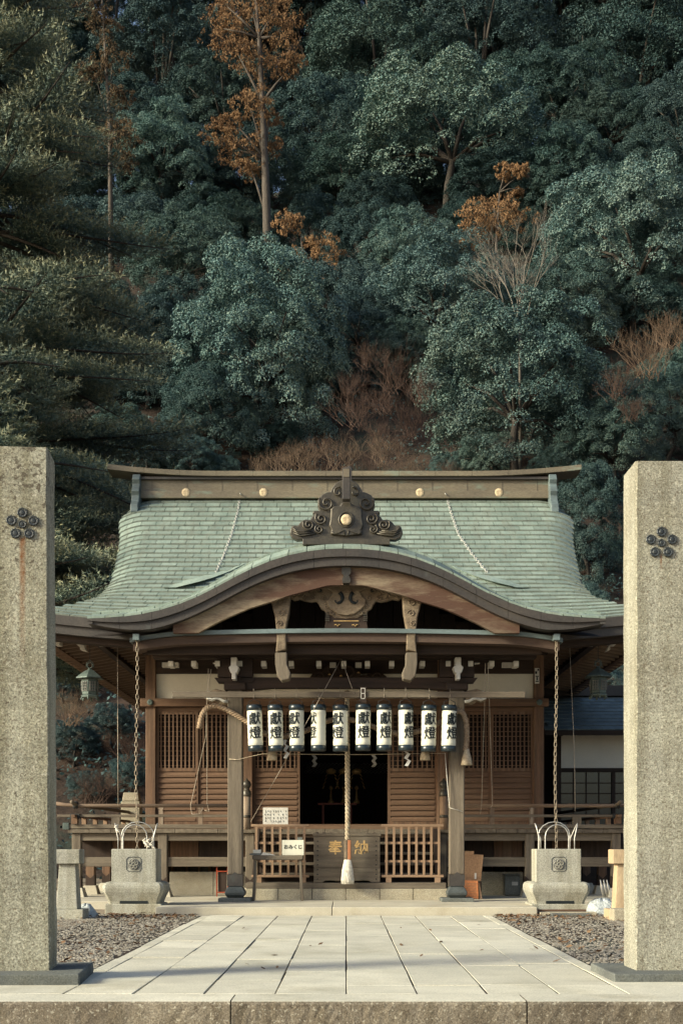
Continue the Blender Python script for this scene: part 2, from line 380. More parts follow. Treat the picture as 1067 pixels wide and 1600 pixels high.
M['twig'] = mat('red brown twig', (.095, .056, .04), (.045, .028, .022), 4, rough=.9, bump=0)
M['twig_pale'] = mat('straw coloured twig', (.22, .15, .10), (.10, .068, .047), 4, rough=.9, bump=0)
M['litter'] = mat('leaf litter soil', (.055, .034, .024), (.02, .015, .012), 1.5, rough=.95, bump=.9, bdist=.06, fine=7, spot=(.03, .04, .03), spot_scale=.5, spot_lo=.5, spot_hi=.65)
M['gravel_soil'] = mat('gravelly soil', (.30, .25, .185), (.18, .14, .10), 2.0, rough=.95, bump=.8, bdist=.02, fine=45, spot=(.20, .10, .055), spot_scale=1.2, spot_lo=.55, spot_hi=.68)
M['pebble'] = tmat('gravel pebble', (.17, .145, .11), (.29, .255, .20), (.42, .38, .31), rough=.9, spec=.2, nscale=3)
M['dead_leaf'] = tmat('fallen brown leaf', (.09, .05, .03), (.15, .085, .048), (.22, .14, .08), rough=.9, spec=.1)
# ================================================================== the setting
rng = random.Random(5)
nrng = np.random.default_rng(5)
def hz(x, y):
    a = .86 * max(0.0, y - 41.0)
    a = a * a / (a + 3.0) if a > 0 else 0.0
    b = .40 * max(0.0, -x - 9.5 - max(0, 36 - y) * .9)
    c = .6 * max(0.0, x - 12.0 - max(0, 34 - y) * .8)
    b = b * b / (b + 2) if b else 0; c = c * c / (c + 2) if c else 0
    h = (a ** 2 + b ** 2 + c ** 2) ** .5
    crest = 66.0 + 5 * math.sin(x * .05 + 1)
    h = h if h < crest - 12 else crest - 12 + 12 * (1 - math.exp(-(h - crest + 12) / 12))
    n = math.sin(x * .31 + y * .17) * .5 + math.sin(x * .13 - y * .23 + 2) * .7 + math.sin(x * .9 + y * .7) * .15
    return h + n * min(1.0, h * .15) - .2
# ground: one sheet to the horizon, with the lower level this side of the front kerb
gx = [-900, -200, -60, -20, -8, -3.7, 0, 3.7, 8, 20, 60, 200, 900]
gy = [(-500, -.45), (0, -.45), (9.5, -.45), (9.52, -.012), (20, -.012), (60, -.012), (300, -.012), (1500, -.012)]
g = MB().grid([[(x, y, z) for x in gx] for y, z in gy], smooth=False)
tag(g.build('ground', M['gravel_soil']), kind='structure')
xs = [-150 + 300 * i / 150 for i in range(151)]; ys = [22 + 3 * 0 + 1.6 * i for i in range(90)]
h = MB().grid([[(x, y, hz(x, y)) for x in xs] for y in ys])
tag(h.build('hillside', M['litter']), kind='structure')

# ---- paving
pav = thing('paving', (0, 15, 0), None, None); pav['kind'] = 'structure'
MB().box(-3.8, 3.8, 9.72, 20.28, -.2, -.007).build('bedding', M['litter'], pav)
slab_protos = {}
def slab(x0, x1, y0, y1, top=0.0):
    g_ = .0065
    x0 += g_; x1 -= g_; y0 += g_ * .8; y1 -= g_ * .8
    top += rng.uniform(-.004, .004)
    mb = MB()
    w_ = .006
    mb.box(x0, x1, y0, y1, -.1, top)
    for q in range(4, 8): mb.v[q] = (mb.v[q][0] + rng.uniform(-.003, .003), mb.v[q][1] + rng.uniform(-.002, .002), mb.v[q][2] + rng.uniform(-.003, .003))
    o = mb.build('paving_slab', M['slab'], pav, bevel=.003, seg=1)
    o.rotation_euler = (0, 0, 0)
cols = [-2.15, -1.62, -1.08, -.54, 0, .54, 1.08, 1.62, 2.15]
for k in range(8):
    y = 9.74; first = True
    while y < 20.28:
        ln = rng.uniform(.55, .75) if first and rng.random() < .6 else rng.uniform(.9, 1.9)
        first = False
        e = min(y + ln, 20.28)
        if 20.28 - e < .45: e = 20.28
        slab(cols[k], cols[k + 1], y, e); y = e
for s in (-1, 1):
    y = 11.6
    while y < 20.28:
        e = min(y + rng.uniform(1.0, 1.6), 20.28)
        if 20.28 - e < .4: e = 20.28
        a, b = sorted((s * 2.15, s * 2.29)); slab(a, b, y, e); y = e
    for (a, b) in ((2.15, 3.0), (3.0, 3.75)):
        p, q = sorted((s * a, s * b)); slab(p, q, 9.74, 10.4); slab(p, q, 10.4, 11.6)
# ---- front kerb
kerb = thing('front_kerb', (0, 9.45, -.45), None, None); kerb['kind'] = 'structure'
for a, b in ((-3.8, -.84), (-.84, 1.31), (1.31, 3.8)):
    mb = MB(); x0, x1 = a + .005, b - .005
    n = 60
    # rough-hewn front face
    top = []; 
    rows = []
    zz = [-.45, -.36, -.28, -.2, -.13, -.07, -.025, -.004]
    for j, z in enumerate(zz):
        row = []
        for i in range(n + 1):
            x = x0 + (x1 - x0) * i / n
            d = rng.uniform(-.003, .003) if 0 < i < n and j < 7 else 0
            row.append((x, 9.30 + d + (.012 if j == 7 else 0), z + (rng.uniform(-.003, .003) if j == 6 else 0)))
        rows.append(row)
    rows.append([(x0 + (x1 - x0) * i / n, 9.335, .0) for i in range(n + 1)])
    rows.append([(x0 + (x1 - x0) * i / n, 9.735, .001) for i in range(n + 1)])
    rows.append([(x0 + (x1 - x0) * i / n, 9.735, -.45) for i in range(n + 1)])
    mb.grid(rows, smooth=False)
    mb.add([(x0, 9.3, -.45), (x0, 9.735, -.45), (x0, 9.735, 0), (x0, 9.335, 0)], [(0, 1, 2, 3)])
    mb.add([(x1, 9.3, -.45), (x1, 9.735, -.45), (x1, 9.735, 0), (x1, 9.335, 0)], [(0, 1, 2, 3)])
    o = mb.build('kerb_stone', M['curb'], kerb, fix=False)
    o.data.materials.append(M['slab'])
    for p in o.data.polygons:
        if p.center.z + BASE[kerb.name].z > -.006 and abs(p.normal.z) > .5: p.material_index = 1
# ---- platform in front of the porch and podium under the hall
plat = thing('platform', (0, 21.3, 0), None, None); plat['kind'] = 'structure'
for a, b in ((-3.03, -.22), (-.22, 3.03)):
    MB().box(a + .004, b - .004, 20.3, 22.38, -.1, .13).build('step_block', M['concrete'], plat, bevel=.012)
MB().box(-6.2, 6.2, 22.39, 37, -.1, .128).build('podium', M['concrete'], plat, bevel=.012)
# gravel and leaves
def scatter_octa(n, boxes, s0, s1, zf, name, m, flat=.6):
    P = []
    for (x0, x1, y0, y1, fr) in boxes:
        k = int(n * fr); P.append(np.stack([nrng.uniform(x0, x1, k), nrng.uniform(y0, y1, k), np.full(k, zf)], 1))
    P = np.concatenate(P); n = len(P); s = nrng.uniform(s0, s1, n)[:, None]
    base = np.array([(1, 0, 0), (0, 1, 0), (-1, 0, 0), (0, -1, 0), (0, 0, flat), (0, 0, -flat)])
    a = nrng.uniform(0, 6.28, n); c, si = np.cos(a), np.sin(a)
    jit = nrng.uniform(.6, 1.3, (n, 6, 1))
    B = base[None] * jit
    V = np.empty((n, 6, 3)); V[:, :, 0] = B[:, :, 0] * c[:, None] - B[:, :, 1] * si[:, None]; V[:, :, 1] = B[:, :, 0] * si[:, None] + B[:, :, 1] * c[:, None]; V[:, :, 2] = B[:, :, 2]
    V = V * s[:, None] + P[:, None]
    Fc = np.array([(0, 1, 4), (1, 2, 4), (2, 3, 4), (3, 0, 4)])
    Fa = (np.arange(n)[:, None, None] * 6 + Fc[None]).reshape(-1, 3)
    return np_mesh(V.reshape(-1, 3), Fa, name, m)
def np_mesh(V, Fa, name, m):
    me = bpy.data.meshes.new(name); nf, k = Fa.shape
    me.vertices.add(len(V)); me.vertices.foreach_set('co', V.astype(np.float32).ravel())
    me.loops.add(nf * k); me.loops.foreach_set('vertex_index', Fa.astype(np.int32).ravel())
    me.polygons.add(nf); me.polygons.foreach_set('loop_start', (np.arange(nf) * k).astype(np.int32))
    me.polygons.foreach_set('loop_total', np.full(nf, k, np.int32)); me.update(calc_edges=True)
    me.materials.append(m); return me
gr = [(-6.2, -2.31, 11.6, 20.8, .42), (2.31, 6.2, 11.6, 20.8, .42), (-5.2, -2.31, 11.6, 14.5, .08), (2.31, 5.2, 11.6, 14.5, .08)]
o = link(bpy.data.objects.new('gravel', scatter_octa(30000, gr, .010, .026, -.004, 'gravel', M['pebble'])))
tag(o, 'grey and brown gravel strewn on both sides of the paving', 'gravel', kind='stuff')
def leaf_quads(P, D, Nn, ln, wd):
    # diamonds: centre P, direction D, normal Nn
    S_ = np.cross(D, Nn); S_ /= np.linalg.norm(S_, axis=1, keepdims=True) + 1e-9
    V = np.stack([P - D * ln * .5, P + S_ * wd * .5, P + D * ln * .5, P - S_ * wd * .5], 1).reshape(-1, 3)
    return V, np.arange(len(P) * 4).reshape(-1, 4)
def unit(a): return a / (np.linalg.norm(a, axis=-1, keepdims=True) + 1e-9)
n = 1000
cl = nrng.uniform(0, 1, n) < .6
px_ = np.where(nrng.random(n) < .5, -1, 1) * (2.35 + np.abs(nrng.normal(0, 1.0, n)))
py_ = np.where(cl, nrng.normal(20.0, .45, n), nrng.uniform(11.6, 20.4, n))
py_ = np.clip(py_, 11.6, 20.8)
P = np.stack([px_, py_, np.full(n, .022)], 1)
P[:22, 0] = nrng.uniform(-2.1, 2.1, 22); P[:22, 1] = nrng.uniform(11, 20.2, 22); P[:22, 2] = .012
a = nrng.uniform(0, 6.28, n); D = np.stack([np.cos(a), np.sin(a), nrng.normal(0, .25, n)], 1); Nn = unit(np.stack([nrng.normal(0, .4, n), nrng.normal(0, .4, n), np.ones(n)], 1))
V, Fq = leaf_quads(P, D, Nn, nrng.uniform(.05, .11, n)[:, None], nrng.uniform(.025, .05, n)[:, None])
o = link(bpy.data.objects.new('fallen_leaves', np_mesh(V, Fq, 'fallen_leaves', M['dead_leaf'])))
tag(o, 'brown fallen leaves lying on the gravel beside the paving', 'leaves', kind='stuff')

# ================================================================== shrine hall
hall = thing('shrine_hall', (0, 25.4, 0), 'timber shrine hall with green copper roof and curved porch gable', 'shrine')
WY0 = 25.4
PR = np.polyfit([23.2, 24.3, 26, 27, 28.5, 30.6], [5.15, 5.64, 6.44, 6.99, 7.95, 9.40], 3)
def xv(y): return float(np.interp(y, [23.2, 23.6, 24.0, 24.5, 25.2, 26.3, 27.4, 28.9, 29.7, 29.95, 30.6], [6.13, 5.78, 5.42, 5.08, 4.88, 4.86, 4.94, 5.1, 5.27, 5.26, 5.02]))
def zmain(x, y):
    z = float(np.polyval(PR, y)); ax = abs(x)
    z += .24 * max(0, (ax - 3.4) / 2.7) ** 1.6 * max(0, 1 - (y - 23.2) / 2.5)
    d = (ax - (xv(y) - .6)) / .6
    if d > 0 and y > 24.6: z -= .17 * d * d * min(1, (y - 24.6) / 1.8)
    return z
KX = [0, .35, .77, 1.22, 1.67, 2.13, 2.58, 3.03, 3.7, 4.25]
KZ = [5.99, 5.975, 5.925, 5.80, 5.61, 5.34, 5.11, 4.955, 4.845, 4.83]
_xs = np.linspace(0, 4.25, 86); _zs = np.interp(_xs, KX, KZ)
for _ in range(60): _zs[1:-1] = (_zs[:-2] + 2 * _zs[1:-1] + _zs[2:]) / 4; _zs[0] = _zs[1]
def zf(x): return float(np.interp(min(abs(x), 4.25), _xs, _zs))
YK = 21.0
def zk(x, y):
    t = min(1.0, max(0.0, (y - YK) / .65)); ax = abs(x)
    o_ = min(1.0, max(0.0, (ax - 1.2) / 2.0)); o_ = o_ * o_ * (3 - 2 * o_)
    s = .07 + .125 * o_
    return zf(x) + (.235 * (1 - .35 * o_)) * (1 - (1 - t) ** 2) + s * max(0, y - YK - .4)
def zr(x, y):      # main slope swept smoothly up over the porch vault
    a = zmain(x, y); b_ = zk(x, y) - .7 * max(0, abs(x) - 4.25) - .25 * max(0, y - 25.0)
    return (a + b_ + math.sqrt((a - b_) ** 2 + .0012)) / 2 - .012
# --- roof sheets
roof = MB()
yy = [23.2 + 7.4 * i / 30 for i in range(31)]
roof.grid([[(xv(y) * (j / 60 * 2 - 1), y, zr(xv(y) * (j / 60 * 2 - 1), y) - .01) for j in range(61)] for y in yy])
roof_o = roof.build('roof', M['copper_base'], hall)
yy2 = [61.2 - y for y in yy]
MB().grid([[(xv(y) * (j / 10 * 2 - 1), 61.2 - y, zmain(xv(y) * (j / 10 * 2 - 1), y)) for j in range(11)] for y in yy]).build('rear_slope', M['copper_base'], roof_o)
for s in (-1, 1):
    MB().grid([[(s * 6.13, 23.3, zmain(6.13, 23.2) - .04), (s * 6.13, 38, 5.40)], [(s * 5.4, 24.3, 5.46), (s * 5.4, 37.2, 5.46)], [(s * 4.6, 25.0, 5.55), (s * 4.6, 36.4, 5.55)]], smooth=False).build('skirt_roof', M['copper_base'], roof_o)
    MB().prism_x([(24.9, 5.5)] + [(y, zmain(4.6, y) - .12) for y in yy[7:]] + [(61.2 - y, zmain(4.6, y) - .12) for y in yy[:6:-1]] + [(36.3, 5.5)], s * 4.62, s * 4.5).build('gable_wall', M['dark_z'], roof_o)
vault = MB()
vy = [YK, 21.08, 21.18, 21.3, 21.45, 21.65, 22, 22.5, 23, 23.3]
vx = [-4.25 + 8.5 * i / 48 for i in range(49)]
vault.grid([[(x, y, zk(x, y) - .02) for x in vx] for y in vy])
vault_o = vault.build('porch_roof', M['copper_base'], hall)
for s in (-1, 1):
    MB().prism_x([(y, zk(4.25, y) - .005) for y in vy] + [(y, zk(4.25, y) - .09 - .15 * (y - YK) / 2.3) for y in vy[::-1]], s * 4.25, s * 4.16).build('verge_board', M['copper_dark'], vault_o)

# --- copper tiles, every one its own sheet
tiles = []   # (verts[8], parent)
def tile(surf, x0, x1, y0, y1, par, up=.034, th=.036, lip=.014, nx=1):
    g_ = .006
    xa, xb = x0 + g_, x1 - g_
    ya = y0 - lip
    f = lambda x, y, d: (x, y, surf(x, max(y, y0)) + d)
    j = rng.uniform(-.004, .004)
    xs_ = [xa + (xb - xa) * k / nx for k in range(nx + 1)]
    vs = [f(x, ya, up + j - th) for x in xs_] + [f(x, ya, up + j) for x in xs_] + [f(x, y1, .004) for x in xs_] + [f(x, y1, -.02) for x in xs_]
    tiles.append((vs, par, nx))
def tile_faces(nx):
    m = nx + 1; fs = []
    for r_ in range(3):
        for k in range(nx): fs.append((r_ * m + k, r_ * m + k + 1, (r_ + 1) * m + k + 1, (r_ + 1) * m + k))
    fs.append((0, m, 2 * m, 3 * m)); fs.append((nx, 3 * m + nx, 2 * m + nx, m + nx))
    return fs
# rows by slope length
sl = [(y, math.sqrt(1 + np.polyval(np.polyder(PR), y) ** 2)) for y in np.linspace(23.2, 30.6, 200)]
cum = np.concatenate([[0], np.cumsum([s for _, s in sl])[:-1] * (7.4 / 199)])
NR = 29
rowy = [float(np.interp(cum[-1] * i / NR, cum, [y for y, _ in sl])) for i in range(NR + 1)]
for i in range(NR):
    y0, y1 = rowy[i], rowy[i + 1]; xm = xv((y0 + y1) / 2); x0v, x1v = xv(y0), xv(y1)
    wdt = .335; x = -xm - (.5 if i % 2 else 0) * wdt
    while x < xm:
        a = max(x, -xm); b = min(x + wdt, xm)
        x += wdt
        if b - a < .06: continue
        q = [(a, y0), (b, y0), (b, y1), (a, y1)]
        tile(zr, a, b, y0, y1, 'roof', nx=3 if max(abs(a), abs(b)) > xm - 1.0 else (2 if y0 < 26 else 1))
vr = [21.0, 21.42, 21.74, 22.06, 22.4, 22.8, 23.22]
for i in range(len(vr) - 1):
    y0, y1 = vr[i], vr[i + 1]
    x = -4.25 - (.15 if i % 2 else 0)
    while x < 4.25:
        wd = .30
        a = max(x, -4.25); b = min(x + wd, 4.25); x += wd
        if b - a < .05: continue
        q = [(a, y0), (b, y0), (b, y1), (a, y1)]
        if all(zmain(u, max(23.2, v)) > zk(u, v) + .06 for u, v in q if v > 23.3) and y0 > 23.3: continue
        tile(zk, a, b, y0, y1, 'porch')
def parea(t):
    vs, _, nx = t; m = nx + 1
    ar = lambda p: .5 * sum(p[i][0] * p[(i + 1) % 4][1] - p[(i + 1) % 4][0] * p[i][1] for i in range(4))
    pj = lambda ids: [(F * vs[i][0] / vs[i][1], F * (vs[i][2] - H) / vs[i][1]) for i in ids]
    return max(0, ar(pj((m, m + nx, 2 * m + nx, 2 * m)))) + max(0, ar(pj((0, nx, m + nx, m))))
tiles.sort(key=lambda t: -parea(t))
off = BASE[hall.name]
def tint_mesh(me, vals):
    at = me.attributes.new('tint', 'FLOAT', 'POINT'); at.data.foreach_set('value', np.array(vals, np.float32))
for par, po in (('roof', roof_o), ('porch', vault_o)):
    mine = [t for t in tiles if t[1] == par]
    npick = 170 if par == 'roof' else 130
    for t in mine[:npick]:
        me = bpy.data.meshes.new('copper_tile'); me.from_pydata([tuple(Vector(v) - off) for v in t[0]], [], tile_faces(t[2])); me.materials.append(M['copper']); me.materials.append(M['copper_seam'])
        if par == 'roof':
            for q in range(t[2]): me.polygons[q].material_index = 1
        tint_mesh(me, [rng.random()] * len(t[0]))
        link(bpy.data.objects.new('copper_tile', me), po, off)
    mb = MB(); ti = []; mi = []
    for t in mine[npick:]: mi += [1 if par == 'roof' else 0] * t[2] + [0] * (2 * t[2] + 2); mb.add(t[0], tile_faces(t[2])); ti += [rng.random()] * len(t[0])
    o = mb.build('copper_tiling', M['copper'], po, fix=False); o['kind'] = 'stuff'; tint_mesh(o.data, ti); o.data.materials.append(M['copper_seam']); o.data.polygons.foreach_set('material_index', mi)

# --- porch fascia (two stepped copper bands), gable board
def band(f_top, f_bot, x0, x1, y0, y1, n=60):
    mb = MB(); xs_ = [x0 + (x1 - x0) * i / n for i in range(n + 1)]
    A = [(x, y0, f_top(x)) for x in xs_]; B = [(x, y0, f_bot(x)) for x in xs_]
    A2 = [(x, y1, f_top(x)) for x in xs_]; B2 = [(x, y1, f_bot(x)) for x in xs_]
    mb.grid([A2, A, B, B2, A2], smooth=False)
    for r_ in (0, -1): mb.add([A[r_], A2[r_], B2[r_], B[r_]], [(0, 1, 2, 3)])
    return mb
fth = lambda x: .27 - .20 * max(0, (abs(x) - 3.2) / 1.05) ** 1.3
NP = 16
for k in range(NP):      # copper-clad lengths of the barge
    a = -4.25 + 8.5 * k / NP; b = -4.25 + 8.5 * (k + 1) / NP
    band(lambda x: zf(x) - .004, lambda x: zf(x) - fth(x) * .48, a + .002, b - .002, 20.985, 21.5, 6).build('fascia_upper_sheet', M['copper_dark'], vault_o)
    band(lambda x: zf(x) - fth(x) * .48 - .003, lambda x: zf(x) - fth(x), a + .002, b - .002, 21.03, 21.5, 6).build('fascia_lower_sheet', M['copper_dark'], vault_o)
def hb(x):      # underside of the gable board
    ax = abs(x); return float(np.interp(ax, [0, .3, .95, 1.22, 1.6, 1.95, 2.2, 2.45], [5.415, 5.41, 5.24, 5.145, 5.03, 4.88, 4.76, 4.62]))
for s in (-1, 1):
    a, b = sorted((s * .05, s * 2.86))
    o = band(lambda x: zf(x) - fth(x) - .004, lambda x: min(hb(x), zf(x) - fth(x) - .02), a, b, 21.16, 21.27, 40).build('gable_board', M['hafu'], hall)
MB().prism([(-.075, 5.70), (.075, 5.70), (.075, 5.60), (.04, 5.56), (.07, 5.50), (.06, 5.44), (-.06, 5.44), (-.07, 5.50), (-.04, 5.56), (-.075, 5.60)], 21.11, 21.29).build('gable_joint_cover', M['bronze'], hall)
# dark boarding inside the gable, each board its own
for k in range(22):
    a = -3.0 + 6.0 * k / 22; b = a + 6.0 / 22
    zt = min(zf(a), zf(b)) - .3
    if zt < 4.72: continue
    MB().box(a + .006, b - .006, 22.45, 22.5, 4.55, zt).build('gable_boarding', M['inside'], hall)
# soffit under the porch roof
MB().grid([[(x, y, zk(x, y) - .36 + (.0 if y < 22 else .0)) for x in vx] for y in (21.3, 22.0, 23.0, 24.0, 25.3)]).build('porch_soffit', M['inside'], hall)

# --- straight copper-topped eave under the gable
def eb(x): return 4.66 + .06 * math.cos(min(abs(x), 3.3) / 3.3 * math.pi * .5) - .10 * max(0, (abs(x) - 2.6)) ** 2
band(eb, lambda x: eb(x) - .07, -3.6, 3.6, 21.30, 21.75, 40).build('eave_copper_edge', M['copper_edge'], hall)
band(lambda x: eb(x) - .073, lambda x: eb(x) - .21, -3.55, 3.55, 21.36, 21.75, 40).build('eave_board', M['brown_x'], hall)
MB().box(-3.36, 3.30, 22.22, 22.48, 4.36, 4.66).build('porch_beam', M['dark_x'], hall, bevel=.01)
MB().box(-3.36, 3.30, 21.62, 21.74, 4.34, 4.50).build('eave_purlin', M['dark_x'], hall, bevel=.01)
# porch rafters, visible between eave and wall
me = MB().box(-.035, .035, 0, 3.6, -.05, .05).mesh('rafter'); me.materials.append(M['dark_y'])
for k in range(29):
    x = -3.36 + k * .24
    share('porch_rafter', me, hall, (x, 21.5, 4.56), (R(9), 0, 0))
# white-capped bracket ends in a row
me = MB().box(-.042, .042, -.02, .3, -.045, .045).mesh('bracket_end'); me.materials.append(M['white'])
for px in (267, 303, 340, 375, 412, 455, 498, 537, 574, 612, 660, 700, 735, 768, 806):
    share('bracket_end', me, hall, (X(px, 22.2), 22.2, Z(1037, 22.2)))
for px in (291,): pass
# --- porch columns
def porch_column(x):
    c = MB().box(x - .13, x + .13, 22.22, 22.48, .60, 3.80).build('porch_column', M['grey_z'], hall, bevel=.02)
    # dark metal sleeve with pointed top edge
    for (y0, y1) in ((22.215, 22.485),):
        MB().prism([(x - .135, .40), (x + .135, .40), (x + .135, .60), (x + .06, .60), (x, .645), (x - .06, .60), (x - .135, .60)], y0, y1).build('sleeve', M['copper_dark'], c)
    MB().lathe([(.17, 0), (.24, .055), (.25, .10), (.20, .17), (.165, .21)], (x, 22.35, .19), 4, R(45)).build('base_block', M['slate'], c, bevel=.012)
    MB().box(x - .28, x + .28, 22.07, 22.63, .125, .195).build('plinth', M['stone_dark'], c, bevel=.012)
    # capital bracket and white noses
    MB().box(x - .19, x + .19, 22.18, 22.52, 3.80, 3.93).build('capital', M['dark_x'], c, bevel=.02)
    b = MB().prism([(x - .36, 4.02), (x + .36, 4.02), (x + .30, 3.94), (x + .2, 3.935), (x - .2, 3.935), (x - .30, 3.94)], 22.24, 22.46).build('bracket_arm', M['dark_x'], c)
    MB().prism([(x - .05, 4.34), (x + .05, 4.34), (x + .05, 4.20), (x + .09, 4.17), (x + .06, 4.08), (x + .035, 4.07), (x + .035, 3.96), (x - .035, 3.96), (x - .035, 4.07), (x - .06, 4.08), (x - .09, 4.17), (x - .05, 4.20)], 21.98, 22.24).build('bracket_nose', M['white'], c, bevel=.01)
    MB().box(x - .3, x + .3, 22.22, 22.48, 4.03, 4.35).build('bracket_block', M['dark_x'], c)
    return c
for x in (-1.93, 1.92): porch_column(x)
# tie beam between the columns, carved ends outside
MB().prism([(-1.8, 4.03), (1.79, 4.03), (1.79, 3.80), (1.3, 3.84), (-1.3, 3.84), (-1.8, 3.80)], 22.26, 22.44).build('tie_beam', M['dark_x'], hall, bevel=.015)
for s in (-1, 1):
    x = s * 1.93
    prof = [(.13, 3.78), (.20, 3.80), (.33, 3.83), (.45, 3.79), (.52, 3.71), (.50, 3.63), (.42, 3.60), (.36, 3.63), (.30, 3.58), (.22, 3.55), (.13, 3.56)]
    o = MB().prism([(x + s * a, z) for a, z in prof], 22.24, 22.46).build('carved_beam_end', M['carved'], hall, bevel=.02)
    tr = [(x + s * a, 22.225, z) for a, z in ((.12, 3.60), (.2, 3.61), (.27, 3.65), (.33, 3.66), (.40, 3.63), (.48, 3.67), (.49, 3.74), (.43, 3.78))]
    MB().tube(tr, [.03, .028, .026, .03, .03, .028, .022, .01], 6).build('trunk_scroll', M['white'], o)
    tr = [(x + s * (.28 + .07 * (1 - t / 9) * math.cos(t)), 22.23, 3.74 + .06 * (1 - t / 9) * math.sin(t)) for t in np.linspace(0, 8, 20)]
    MB().tube(tr, .014, 5).build('scroll', M['carved'], o)
# wave-profile white scroll brackets above the wall panel
for s in (-1, 1):
    pts = [(2.32, 4.28), (2.20, 4.27), (2.12, 4.22), (2.08, 4.12), (2.0, 4.06), (1.9, 4.05), (1.82, 4.0)]
    MB().tube([(s * a, 22.30, z) for a, z in pts], [.012, .022, .02, .018, .02, .02, .012], 6).build('scroll_edge', M['white'], hall)
# --- ornament on the porch gable
OY = 21.28
def oz(zy): return 6.16 + (640 - zy) / 456.0
def ox(dx): return dx / 456.0
half = [(0, 165), (50, 178), (85, 200), (110, 235), (122, 262), (150, 268), (185, 285), (212, 320), (218, 365), (205, 405), (245, 405), (258, 425), (240, 432), (262, 455), (275, 475), (310, 470), (345, 490), (372, 522), (400, 515), (420, 540), (428, 575), (415, 608), (375, 628), (320, 625)]
orn = MB().prism([(ox(a), oz(b)) for a, b in half] + [(-ox(a), oz(b)) for a, b in half[:0:-1]], OY, OY + .16).build('gable_ornament', M['bronze'], hall, bevel=.02)
MB().box(ox(-330), ox(330), OY - .05, OY + .2, oz(668), oz(622)).build('ornament_plinth', M['bronze'], orn, bevel=.01)
shield = [(0, 345), (35, 350), (48, 372), (95, 378), (118, 400), (120, 470), (130, 520), (112, 560), (120, 590), (0, 600)]
MB().prism([(ox(a), oz(b)) for a, b in shield] + [(-ox(a), oz(b)) for a, b in shield[:0:-1]], OY - .06, OY + .02).build('shield', M['bronze'], orn, bevel=.02)
MB().tube([(ox(55 * math.cos(t)), OY - .065, oz(485 - (60 if math.sin(t) > 0 else 52) * math.sin(t))) for t in np.linspace(0, 2 * math.pi, 24, endpoint=False)], .014, 6, closed=True).build('wreath', M['bronze'], orn)
MB().lathe([(.085, 0), (.085, .02), (.07, .034), (.03, .036), (.001, .03)], (0, 0, 0), 20).build('tmp', M['crest'], None)
tmpo = bpy.data.objects['tmp']; disc_me = tmpo.data; bpy.data.objects.remove(tmpo)
disc_me.name = 'crest_disc'
def crest_at(loc, sc, parent, name='crest'):
    o = share(name, disc_me, parent, loc, (R(90), 0, 0), (sc, sc, sc)); return o
crest_at((0, OY - .10, oz(487)), 1.05, orn)
def spiral(cx, cz, r, turns, sgn, y, n=26, start=0.0):
    return [(cx + sgn * r * (1 - .85 * t) * math.cos(start + t * turns * 2 * math.pi), y, cz + r * (1 - .85 * t) * math.sin(start + t * turns * 2 * math.pi)) for t in np.linspace(0, 1, n)]
for s in (-1, 1):
    for (a, b, r_, tn, st) in ((150, 350, 62, 1.5, 2.5), (190, 470, 48, 1.6, 2.2), (285, 515, 46, 1.7, 2.4), (205, 550, 34, 1.5, 2.0), (60, 270, 42, .9, 1.2)):
        MB().tube(spiral(s * ox(a), oz(b), r_ / 456, tn, -s, OY - .03, start=st), .016, 5).build('cloud_scroll', M['bronze'], orn)
    for k in range(3):
        MB().tube([(s * ox(230 + 18 * k), OY - .02, oz(580 - 10 * k)), (s * ox(290 + 20 * k), OY - .03, oz(592 - 12 * k)), (s * ox(350 + 14 * k), OY - .03, oz(598 - 18 * k)), (s * ox(400 + 6 * k), OY - .01, oz(575 - 22 * k))], .014, 5).build('wave_rib', M['bronze'], orn)
    MB().tube([(s * ox(10), OY - .06, oz(600)), (s * ox(18), OY - .07, oz(560)), (s * ox(45), OY - .07, oz(575)), (s * ox(95), OY - .07, oz(590)), (s * ox(118), OY - .06, oz(565))], .01, 5).build('foot_scroll', M['bronze'], orn)
# post standing in front and its taller twin behind (ridge-end tie)
MB().prism([(-.065, oz(355)), (.065, oz(355)), (.065, oz(125)), (0, oz(112)), (-.065, oz(125))], OY - .30, OY - .12).build('ridge_post', M['copper_dark'], orn, bevel=.008)
MB().box(-.05, .05, OY - .309, OY - .301, oz(190), oz(130)).build('post_cap_plate', M['ridge'], orn)
MB().prism([(.005, oz(350)), (.095, oz(350)), (.095, oz(55)), (.05, oz(35)), (.005, oz(55))], OY + .2, OY + .34).build('rear_ridge_post', M['copper_dark'], orn, bevel=.008)
# ridge roll of the porch roof running back from the ornament
MB().tube([(0, OY + .1, 6.30), (0, 23.5, 6.42), (0, 26.2, 6.60)], .14, 10).build('porch_ridge', M['copper'], vault_o)
tint_mesh(bpy.data.objects['porch_ridge'].data, [.5] * len(bpy.data.objects['porch_ridge'].data.vertices))
